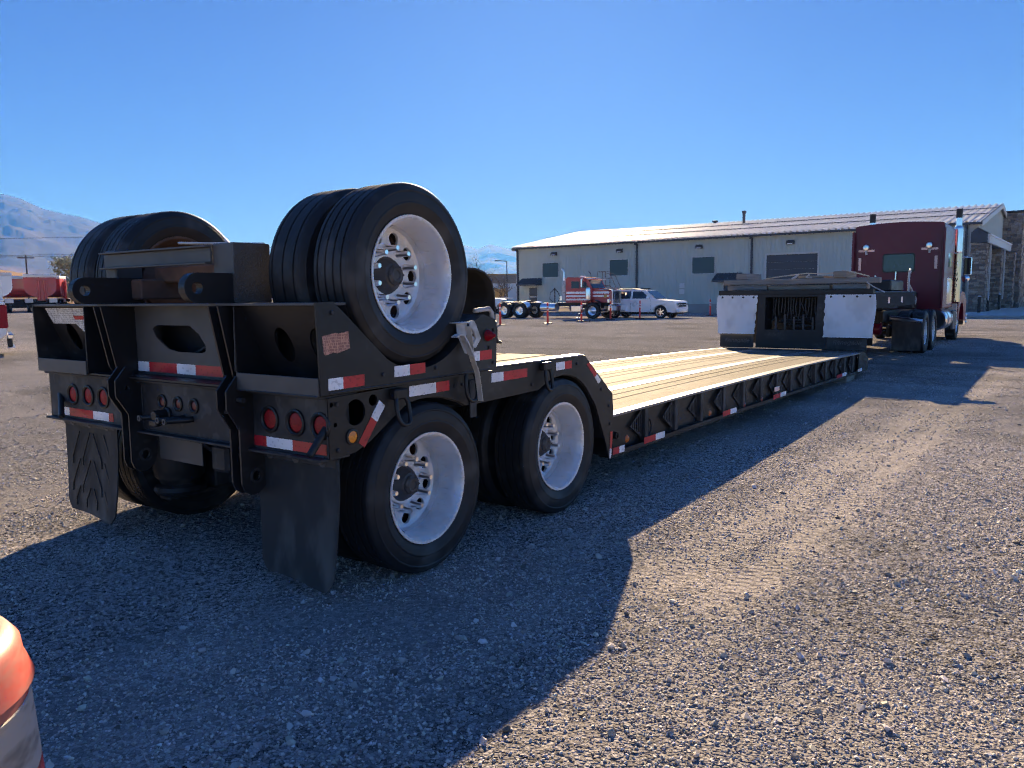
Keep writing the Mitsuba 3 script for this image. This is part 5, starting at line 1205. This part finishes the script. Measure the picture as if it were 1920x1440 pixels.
def body_shell(low, hw_, z_break, roof, hw_top, inset=.08):
    """car body: lower outline polygon (x,z) extruded to half-width with rounded shoulders, and a tapered greenhouse outline"""
    m = MB()
    lo = Polygon(low).buffer(-.06).buffer(.06)
    m.add(*plate(lo, 'y', -hw_ + inset, hw_ - inset))
    sh = lo.buffer(-.035)
    for s_ in (-1, 1):
        a = plate(lo, 'y', s_ * (hw_ - inset), s_ * (hw_ - .035)); m.add(*a)
        b = plate(sh, 'y', s_ * (hw_ - .0355), s_ * hw_); m.add(*b)
    r = np.array(roof, float); n = len(r)
    w = np.interp(r[:, 1], [z_break, r[:, 1].max()], [hw_ - .05, hw_top])
    V = np.vstack([np.c_[r[:, 0], w, r[:, 1]], np.c_[r[:, 0], -w, r[:, 1]]])
    F = []
    for k in range(n - 1): F += [[k, k + 1, n + k + 1], [k, n + k + 1, n + k]]
    tri = trimesh.creation.triangulate_polygon(Polygon(r), engine='earcut')
    vv, ff = tri
    idx = [int(np.argmin(((r - p) ** 2).sum(1))) for p in vv]
    for f in ff: F += [[idx[f[0]], idx[f[1]], idx[f[2]]], [n + idx[f[0]], n + idx[f[2]], n + idx[f[1]]]]
    m.add(V, np.array(F))
    return m.mesh()
def side_pane(poly, z_break, ztop, hw_, hw_top, s_, off=.006):
    pl = plate(poly, 'y', 0, .004); v = pl[0].copy()
    w = np.interp(v[:, 2], [z_break, ztop], [hw_ - .05, hw_top])
    v[:, 1] = s_ * (w + off + v[:, 1]); return v, pl[1]

SB = frame(44.95, 18.35, 0, -math.pi / 2)   # suv centre, heading -y
sv_ = thing('suv', 'white full size suv with dark windows, parked nose right behind the red truck', 'suv')
def arch(x, r=.46, z=.40, n=9): return [(x + r * math.cos(a), z + r * math.sin(a)) for a in np.linspace(0, math.pi, n)]
low = [(-2.72, .55), (-2.78, 1.2), (1.0, 1.24), (1.35, 1.20), (2.55, 1.10), (2.72, 1.0), (2.76, .62), (2.62, .36)] + arch(1.66) + arch(-1.64) + [(-2.6, .36)]
roof = [(-2.72, 1.19), (-2.50, 1.70), (-2.3, 1.80), (-.4, 1.86), (.55, 1.80), (1.30, 1.22)]
E(sv_, 'body', xf(body_shell(low, 1.0, 1.19, roof, .76), SB), WHITE, smooth=38)
for s_ in (-1, 1):
    for poly in ([(-2.55, 1.27), (-1.55, 1.27), (-1.42, 1.72), (-2.4, 1.70)], [(-1.35, 1.27), (-.45, 1.27), (-.45, 1.75), (-1.25, 1.74)], [(-.32, 1.27), (.92, 1.27), (.35, 1.72), (-.32, 1.75)]):
        E(sv_, 'side_window', xf(side_pane(poly, 1.19, 1.86, 1.0, .76, s_), SB), GLASS)
    E(sv_, 'door_mirror', xf(join(cbox(.75, .88, s_ * 1.07 - .1, s_ * 1.07 + .1, 1.25, 1.42, .03)), SB), WHITE)
    E(sv_, 'headlamp', xf(join(cbox(2.58, 2.745, s_ * .8 - .16, s_ * .8 + .16, .80, .98, .02)), SB), CHROME)
    E(sv_, 'tail_lamp', xf(join(cbox(-2.79, -2.7, s_ * .9 - .08, s_ * .9 + .08, .9, 1.5, .01)), SB), LENSR)
    E(sv_, 'running_board', xf(join(cbox(-1.1, 1.12, s_ * .98 - .06, s_ * .98 + .06, .30, .36, .01)), SB), GROM)
    E(sv_, 'roof_rail', xf(join(tubev([(-2.2, s_ * .66, 1.86), (-1, s_ * .66, 1.91), (.1, s_ * .66, 1.88)], .02, 8)), SB), GROM)
    for x in (1.66, -1.64): small_wheel(sv_, SB, x, s_ * .86, s_)
    for x in (-.40, -1.42, .98): E(sv_, 'door_seam', xf(join(cbox(x - .006, x + .006, s_ * 1.0 - .0012, s_ * 1.0 + .0012, .5, 1.2)), SB), GROM)
wsv = np.array([(1.28, -.82, 1.245), (1.28, .82, 1.245), (.60, .72, 1.775), (.60, -.72, 1.775)]) + np.array([.018, 0, .016])
E(sv_, 'windshield', xf((wsv, np.array([[0, 1, 2, 3]])), SB), GLASSB)
for z in (.78, .92): E(sv_, 'grille', xf(join(cbox(2.70, 2.765, -.6, .6, z - .055, z + .05, .01)), SB), GROM)
E(sv_, 'bumper_trim', xf(join(cbox(2.6, 2.79, -.85, .85, .38, .6, .04)), SB), WHITE)
E(sv_, 'underbody', xf(join(cbox(-2.5, 2.5, -.8, .8, .26, .5)), SB), DARK)
E(sv_, 'roof_load', xf(join(cbox(.0, .45, -.3, .2, 1.87, 1.94, .01)), SB), GROM)
E(sv_, 'door_emblem', xf(plate(Polygon([(-.2, .72), (-.35, .95), (-.05, 1.1), (.15, .95)]).difference(Point(-.08, .93).buffer(.1)), 'y', -1.004, -1.0005), SB), WHITE2)

def pickup(lbl, x, y, yaw, service=False):
    B = frame(x, y, 0, yaw)
    pk_ = thing('pickup_truck', lbl, 'pickup truck')
    low = [(-2.95, .62), (-2.95, 1.50), (-.85, 1.50), (.9, 1.42), (1.2, 1.40), (2.5, 1.32), (2.72, 1.2), (2.75, .6), (2.6, .42)] + arch(1.75) + arch(-1.75) + [(-2.8, .5)]
    roof = [(-.88, 1.40), (-.78, 1.95), (-.5, 2.03), (.4, 2.02), (.6, 1.96), (1.22, 1.4)]
    E(pk_, 'body', xf(body_shell(low, 1.0, 1.40, roof, .78), B), WHITE, smooth=38)
    for s_ in (-1, 1):
        for poly in ([(-.72, 1.48), (.1, 1.48), (.1, 1.90), (-.66, 1.90)], [(.2, 1.48), (.98, 1.48), (.6, 1.88), (.2, 1.90)]):
            E(pk_, 'side_window', xf(side_pane(poly, 1.40, 2.03, 1.0, .78, s_), B), GLASS)
        E(pk_, 'tail_lamp', xf(join(cbox(-2.985, -2.62, s_ * .925 - .1, s_ * .925 + .1, .78, 1.42, .03)), B), LENSR)
        for xx in (1.75, -1.75): small_wheel(pk_, B, xx, s_ * .87, s_)
    E(pk_, 'bed_rail', xf(join(cbox(-2.94, -.9, -.99, -.9, 1.50, 1.575, .02), cbox(-2.94, -.9, .9, .99, 1.50, 1.575, .02)), B), WHITE)
    E(pk_, 'rear_window', xf(join(cbox(-.862, -.85, -.6, .6, 1.55, 1.9)), B), GLASS)
    E(pk_, 'rear_bumper', xf(join(cbox(-3.10, -2.94, -1.0, 1.0, .48, .62, .03)), B), CHROME)
    E(pk_, 'bumper_core', xf(join(cbox(-3.06, -2.94, -.95, .95, .26, .475, .02)), B), GROM)
    E(pk_, 'bumper_step', xf(join(cbox(-3.12, -2.94, -1.0, 1.0, .215, .255, .015)), B), CHROME)
    E(pk_, 'underbody', xf(join(cbox(-2.7, 2.5, -.8, .8, .35, .6)), B), DARK)
    if service:
        E(pk_, 'service_body', xf(join(cbox(-2.9, -1.0, -1.02, 1.02, .9, 1.85, .04)), B), GROM)
        E(pk_, 'ladder_rack', xf(join(tubev([(-2.8, -.9, 1.75), (-2.8, -.9, 2.35), (.6, -.9, 2.35)], .03, 6), tubev([(-2.8, .9, 1.75), (-2.8, .9, 2.35), (.6, .9, 2.35)], .03, 6), cbox(-2.7, .4, -.5, .5, 2.37, 2.42)), B), GROM)
    return pk_
HR = math.atan2(.57, -.82) if False else math.atan2(.82, -.57)
pickup('white pickup truck cut off by the left edge, its red tail lamp showing', 4.806, 21.46, math.radians(158))
pickup('white work truck with dark service body, behind the raised tail of the trailer', 54.3, 39.4, -1.2, True)

# ------------------------------------------------------------------ delineator posts
dl = [((30.737, 19.771), 'leftmost orange delineator post, right beside the black trailer tail'), ((33.536, 18.601), 'orange delineator post in front of the chrome fuel tank of the red truck'), ((37.136, 18.56), 'orange delineator post beside the folding step ladder'),
      ((40.75, 18.55), 'orange delineator post in front of the grille of the red truck'), ((42.6, 17.45), 'orange delineator post in front of the door of the white suv'), ((50.4, 15.79), 'orange delineator post at the warehouse wall, left of the white diamond panel')]
for k, ((x, y), lb) in enumerate(dl):
    b = thing('delineator_post', lb, 'delineator post', 'orange delineator posts in front of the warehouse')
    a = .5 + k * .9
    Mp = frame(x, y, 0, a)
    E(b, 'post', xf(join(lathe([(0, .03), (.055, .03), (.05, 1.0), (.042, 1.05), (.045, 1.09), (.03, 1.15), (0, 1.16)], 16, 'z')), Mp), POSTO, smooth=40)
    for z in (.72, .87): E(b, 'white_band', xf(lathe([(.0535, z), (.0555, z + .002), (.0545, z + .09), (.0525, z + .092)], 16, 'z'), Mp), WHITE2, smooth=40)
    E(b, 'base', xf(join(cbox(-.28, .28, -.09, .09, .0, .045, .01), cbox(-.09, .09, -.28, .28, .0, .043, .01)), Mp), RUBBER)

# ------------------------------------------------------------------ step ladder and rolling platform
lp = thing('step_ladder', 'small folding step ladder standing before the front wheel of the red truck', 'step ladder')
LM = frame(36.75, 18.15, 0, math.radians(118))
E(lp, 'frame', xf(join(*[tubev([(.42, s_ * .24, 0), (-.0, s_ * .2, 1.02)], .019, 8) for s_ in (-1, 1)], *[tubev([(-.32, s_ * .24, 0), (-.02, s_ * .2, 1.0)], .019, 8) for s_ in (-1, 1)], tubev([(-.30, -.24, .1), (-.30, .24, .1)], .012, 6)), LM), GROM, smooth=40)
for x, z in ((.33, .22), (.22, .48), (.11, .74), (-.0, 1.02)): E(lp, 'step', xf(join(cbox(x - .11, x + .11, -.23, .23, z - .015, z + .015, .005)), LM), WHITE2)
rl = thing('rolling_platform', 'rusty rail work platform standing against the warehouse behind the red truck', 'platform ladder')
PM = frame(48.0, 23.2, 0, -math.pi / 2)
m = MB()
for x in (0, .62):
    for y in (-.35, .35): m.tube([(x, y, 0), (x, y, 3.2)], .02, 6)
for z in (3.2, 2.7, 2.2):
    for y in (-.35, .35): m.tube([(0, y, z), (.62, y, z)], .018, 6)
    m.tube([(0, -.35, z), (0, .35, z)], .018, 6)
E(rl, 'guard_rail', m.mesh(), RUST)
E(rl, 'deck', join(xf(cbox(0, .62, -.36, .36, 2.18, 2.22), PM)), RUST)
scene[rl + '__guard_rail'] = mikit.ply(xf(m.mesh(), PM), RUST)
m = MB()
for y in (-.35, .35): m.tube([(.62, y, 3.1), (1.0, y, 3.0), (2.3, y, .4)], .018, 6); m.tube([(.62, y, 2.2), (2.2, y, 0)], .025, 6)
for k in range(8): m.box(.75 + k * .19, .95 + k * .19, -.35, .35, 1.93 - k * .27, 1.96 - k * .27)
E(rl, 'stair', xf(m.mesh(), PM), RUST)

# ------------------------------------------------------------------ red side-dump trailers at the far left
def dump(lbl, x, y, yaw, z0, col, L=7.0, w=1.35, band=True):
    B = frame(x, y, z0, yaw)
    d_ = thing('dump_trailer', lbl, 'dump trailer', None)
    n = 14; th = np.linspace(math.pi, 2 * math.pi, n)
    prof = [(-w, 3.3)] + [(w * math.cos(a), 2.35 + .95 * math.sin(a)) for a in th] + [(w, 3.3)]
    pts = prof + [(p[0] * .95, max(p[1], 1.5) if False else p[1] + .06) for p in prof[::-1]]
    V, F = [], []
    for xx in (0, L): V += [(xx, a, b) for a, b in pts]
    k = len(pts)
    for q_ in range(k): F.append([q_, (q_ + 1) % k, k + (q_ + 1) % k, k + q_])
    E(d_, 'tub', xf((np.array(V), np.array(F)), B), col, smooth=35)
    for xx in (-.03, L): E(d_, 'end_plate', xf(plate(prof, 'x', xx, xx + .03), B), col)
    E(d_, 'tarp', xf(join(cbox(-.02, L + .02, -w - .03, w + .03, 3.305, 3.62, .05)), B), WHITE2)
    E(d_, 'hydraulic_ram', xf(join(tubev([(-.12, -.35, 1.2), (-.12, -.35, 3.1)], .09, 10), tubev([(-.12, .1, 1.2), (-.12, .1, 3.0)], .09, 10), cbox(-.1, -.04, -.55, .3, 1.1, 3.0)), B), col, smooth=40)
    E(d_, 'underframe', xf(join(cbox(.1, L - .1, -.85, .85, .35, 1.2, .05)), B), DARK)
    E(d_, 'frame_rail', xf(join(cbox(-.5, L + 1, -.5, -.38, .95, 1.25), cbox(-.5, L + 1, .38, .5, .95, 1.25)), B), DARK)
    for s_ in (-1, 1):
        E(d_, 'fender', xf(join(cbox(-.3, 2.6, s_ * 1.0 - .34, s_ * 1.0 + .34, 1.22, 1.30, .02), cbox(-.34, -.28, s_ * 1.0 - .34, s_ * 1.0 + .34, .9, 1.28, .02)), B), WHITE2)
        for xx in (.3, 1.6):
            for yy in (1.05, .72): truck_wheel(d_, B, xx, s_ * yy, s_, DEEP_RIM, RIM)
    return d_
AX = math.atan2(.92, .39)
dump('red side dump trailer seen end on with pale tarp, between the pole and the tree', 33.5, 75.9, AX - .015, .47, REDP)
dump('long red side dump trailer reaching in from the left edge', 38.6, 82.2, AX + 1.30, .5, REDP, 12.0)
dump('white tub dump trailer at the left edge in front of the red ones', 28.6, 73.5, AX + .03, .47, WHITE, 6)
dump('red dump trailer half hidden behind the raised left wheels', 38.2, 76.0, AX - .05, .47, REDP)

# ------------------------------------------------------------------ trees, pole, far buildings
def bare_tree(lbl, x, y, z0, H, seed, spread=1.0):
    r = np.random.default_rng(seed); m = MB(); tw = MB()
    def grow(p, d, L, rad, lev):
        n = 4; pts = [p]; dd = d
        for k in range(n):
            dd = dd + r.normal(0, .10, 3) + np.array([0, 0, .03]); dd /= np.linalg.norm(dd)
            pts.append(pts[-1] + dd * L / n)
        (m if lev < 2 else tw).tube(pts, np.linspace(rad, rad * .55, n + 1), 6 if lev < 2 else 4)
        if lev >= 4: return
        for c in range({0: 5, 1: 4, 2: 4, 3: 3}[lev]):
            t = r.uniform(.45, 1.0) if c else 1.0
            q_ = np.array(pts[min(n, int(t * n))])
            a = r.uniform(0, 2 * np.pi); o = np.array([math.cos(a), math.sin(a), r.uniform(-.1, .7)]) * spread
            nd = dd * r.uniform(.5, .9) + o * .75; nd /= np.linalg.norm(nd)
            grow(q_, nd, L * r.uniform(.55, .78), rad * .5, lev + 1)
    grow(np.array([x, y, z0]), np.array([0, 0, 1.0]), H * .36, H * .022, 0)
    t = thing('bare_tree', lbl, 'tree', 'leafless trees beside the warehouse')
    E(t, 'trunk', m.mesh(), BARK, smooth=50); E(t, 'twigs', tw.mesh(), BARK)
bare_tree('bare tree rising behind the raised wheel, left of the other bare tree', 68.6, 50.6, -.1, 7.6, 3)
bare_tree('smaller bare tree close to the left corner of the warehouse', 72.5, 49.2, -.1, 6.2, 8)
def leafy(lbl, x, y, z0, H, R, seed):
    r = np.random.default_rng(seed); t = thing('leafy_tree', lbl, 'tree')
    m = MB().tube([(x, y, z0), (x + .1, y, z0 + H * .35), (x, y + .1, z0 + H * .75)], [.22, .16, .07], 8)
    V, F = [], []
    cl = []
    for k in range(34):
        a = r.uniform(0, 2 * np.pi); h = r.uniform(.25, 1.0); rr_ = R * math.sqrt(r.random()) * (1.05 - .75 * abs(h - .55))
        c = np.array([x + rr_ * math.cos(a), y + rr_ * math.sin(a), z0 + H * h]); cl.append(c)
        m.tube([(x, y, z0 + H * h * .6), c], [.05, .015], 5)
    for c in cl:
        for k in range(150):
            p = c + r.normal(0, .36, 3); d = r.normal(size=3); d /= np.linalg.norm(d); e = np.cross(d, r.normal(size=3)); e /= np.linalg.norm(e)
            n = len(V); s_ = r.uniform(.05, .11); V += [p - d * s_ * 1.6, p + e * s_, p + d * s_ * 1.6, p - e * s_]; F += [[n, n + 1, n + 2], [n, n + 2, n + 3]]
    E(t, 'trunk', m.mesh(), BARK, smooth=40); E(t, 'crown', (np.array(V), np.array(F)), LEAF)
leafy('olive green tree behind the red trailers, left of the raised wheels', 44.5, 91.5, .5, 5.6, 2.6, 5)
up = thing('utility_pole', 'thin wooden utility pole with a crossarm behind the red trailers', 'utility pole')
E(up, 'pole', join(tubev([(42.9, 99.9, .4), (42.9, 99.9, 7.2)], [.12, .08], 10)), BARK, smooth=40)
E(up, 'crossarm', join(xf(cbox(-.9, .9, -.06, .06, 6.75, 6.9), frame(42.9, 99.9, 0, math.atan2(-.57, .82)))), BARK)
up2 = thing('utility_pole', 'farther utility pole carrying the power lines on behind the raised wheels', 'utility pole')
E(up2, 'pole', join(tubev([(50.15, 89.5, .2), (50.15, 89.5, 9.6)], [.14, .10], 10)), BARK, smooth=40)
pw_ = thing('power_line', 'thin power lines strung past the utility pole', 'power line')
for z in (6.95, 7.15, 9.2):
    d_ = np.array([.82, .57 * -1 * -1 * -1, 0]); d_ = np.array([.57, -.82, 0])
    pts = [np.array([42.9, 99.9, z]) + d_ * s_ + np.array([0, 0, .0009 * (s_ * s_) - .0]) for s_ in np.linspace(-45, 12.7, 13)]
    E(pw_, 'wire', join(tubev(pts, .022, 5)), GROM)
fb = thing('flat_roof_building', 'long low pale building with a flat roof far behind the bare trees', 'building')
FM = frame(0, 0)
c0, c1 = np.array([82.0, 97.0]), np.array([104.5, 62.0])
dv = (c1 - c0) / np.linalg.norm(c1 - c0); nv = np.array([-dv[1], dv[0]]); nv = nv if nv @ np.array([.8, .57]) > 0 else -nv
BM = np.array([[dv[0], nv[0], 0, c0[0]], [dv[1], nv[1], 0, c0[1]], [0, 0, 1, 0], [0, 0, 0, 1.0]])
Lb = float(np.linalg.norm(c1 - c0))
E(fb, 'wall', xf(join(cbox(0, Lb, 0, 14, 0, 3.6)), BM), WHITE2)
E(fb, 'brick_band', xf(join(cbox(-.02, Lb + .02, -.05, 14.05, 3.6, 4.9)), BM), STONES[1])
E(fb, 'coping', xf(join(cbox(-.1, Lb + .1, -.12, 14.1, 4.9, 5.1)), BM), TAN)
for k in range(7): E(fb, 'door', xf(join(cbox(2 + k * 5.6, 4.4 + k * 5.6, -.06, -.03, 0, 2.9)), BM), NAVY)
for k in range(7): E(fb, 'downpipe', xf(join(cbox(5.6 + k * 5.6, 5.75 + k * 5.6, -.12, -.02, 0, 3.6)), BM), NAVY)
eq = thing('equipment_trailer', 'low flat equipment trailer with a red box, left of the warehouse corner', 'trailer')
QM = frame(58.6, 41.0, 0, -1.2)
E(eq, 'deck', xf(join(cbox(-2.6, 2.6, -1.0, 1.0, .95, 1.05, .01)), QM), GROM)
E(eq, 'edge_rail', xf(join(cbox(-2.6, -.4, -1.06, -1.01, 1.3, 1.4, .01), cbox(.4, 2.6, -1.06, -1.01, 1.3, 1.4, .01)), QM), WHITE2)
E(eq, 'red_box', xf(join(cbox(-.9, .5, -.9, .2, 1.055, 1.5, .03)), QM), REDP)
for x in (-.5, .5): small_wheel(eq, QM, x, -1.0, -1); small_wheel(eq, QM, x, 1.0, 1)
ct = thing('tan_container', 'tan steel container standing before the far building', 'container')
CM = frame(78.0, 55.5, 0, -.96)
E(ct, 'box', xf(join(cbox(-2.2, 2.2, -1.2, 1.2, .3, 2.5, .03)), CM), TAN)
for k in range(12): E(ct, 'rib', xf(join(cbox(-2.05 + k * .36, -1.92 + k * .36, -1.25, -1.2, .4, 2.4, .01)), CM), TAN)
E(ct, 'skid', xf(join(cbox(-2.1, 2.1, -1.0, -.8, 0, .3), cbox(-2.1, 2.1, .8, 1.0, 0, .3)), CM), GROM)
sl_ = thing('street_lamp', 'thin street lamp with a short arm above the far building', 'street lamp')
E(sl_, 'pole', join(tubev([(86.0, 58.2, 0), (86.0, 58.2, 6.3)], [.1, .06], 8)), GROM)
E(sl_, 'arm', join(tubev([(86.0, 58.2, 6.3), (85.4, 59.1, 6.4)], .05, 6)), GROM)
E(sl_, 'head', join(xf(cbox(-.4, .3, -.12, .12, 6.33, 6.45, .02), frame(85.2, 59.3, 0, 2.16))), GROM)
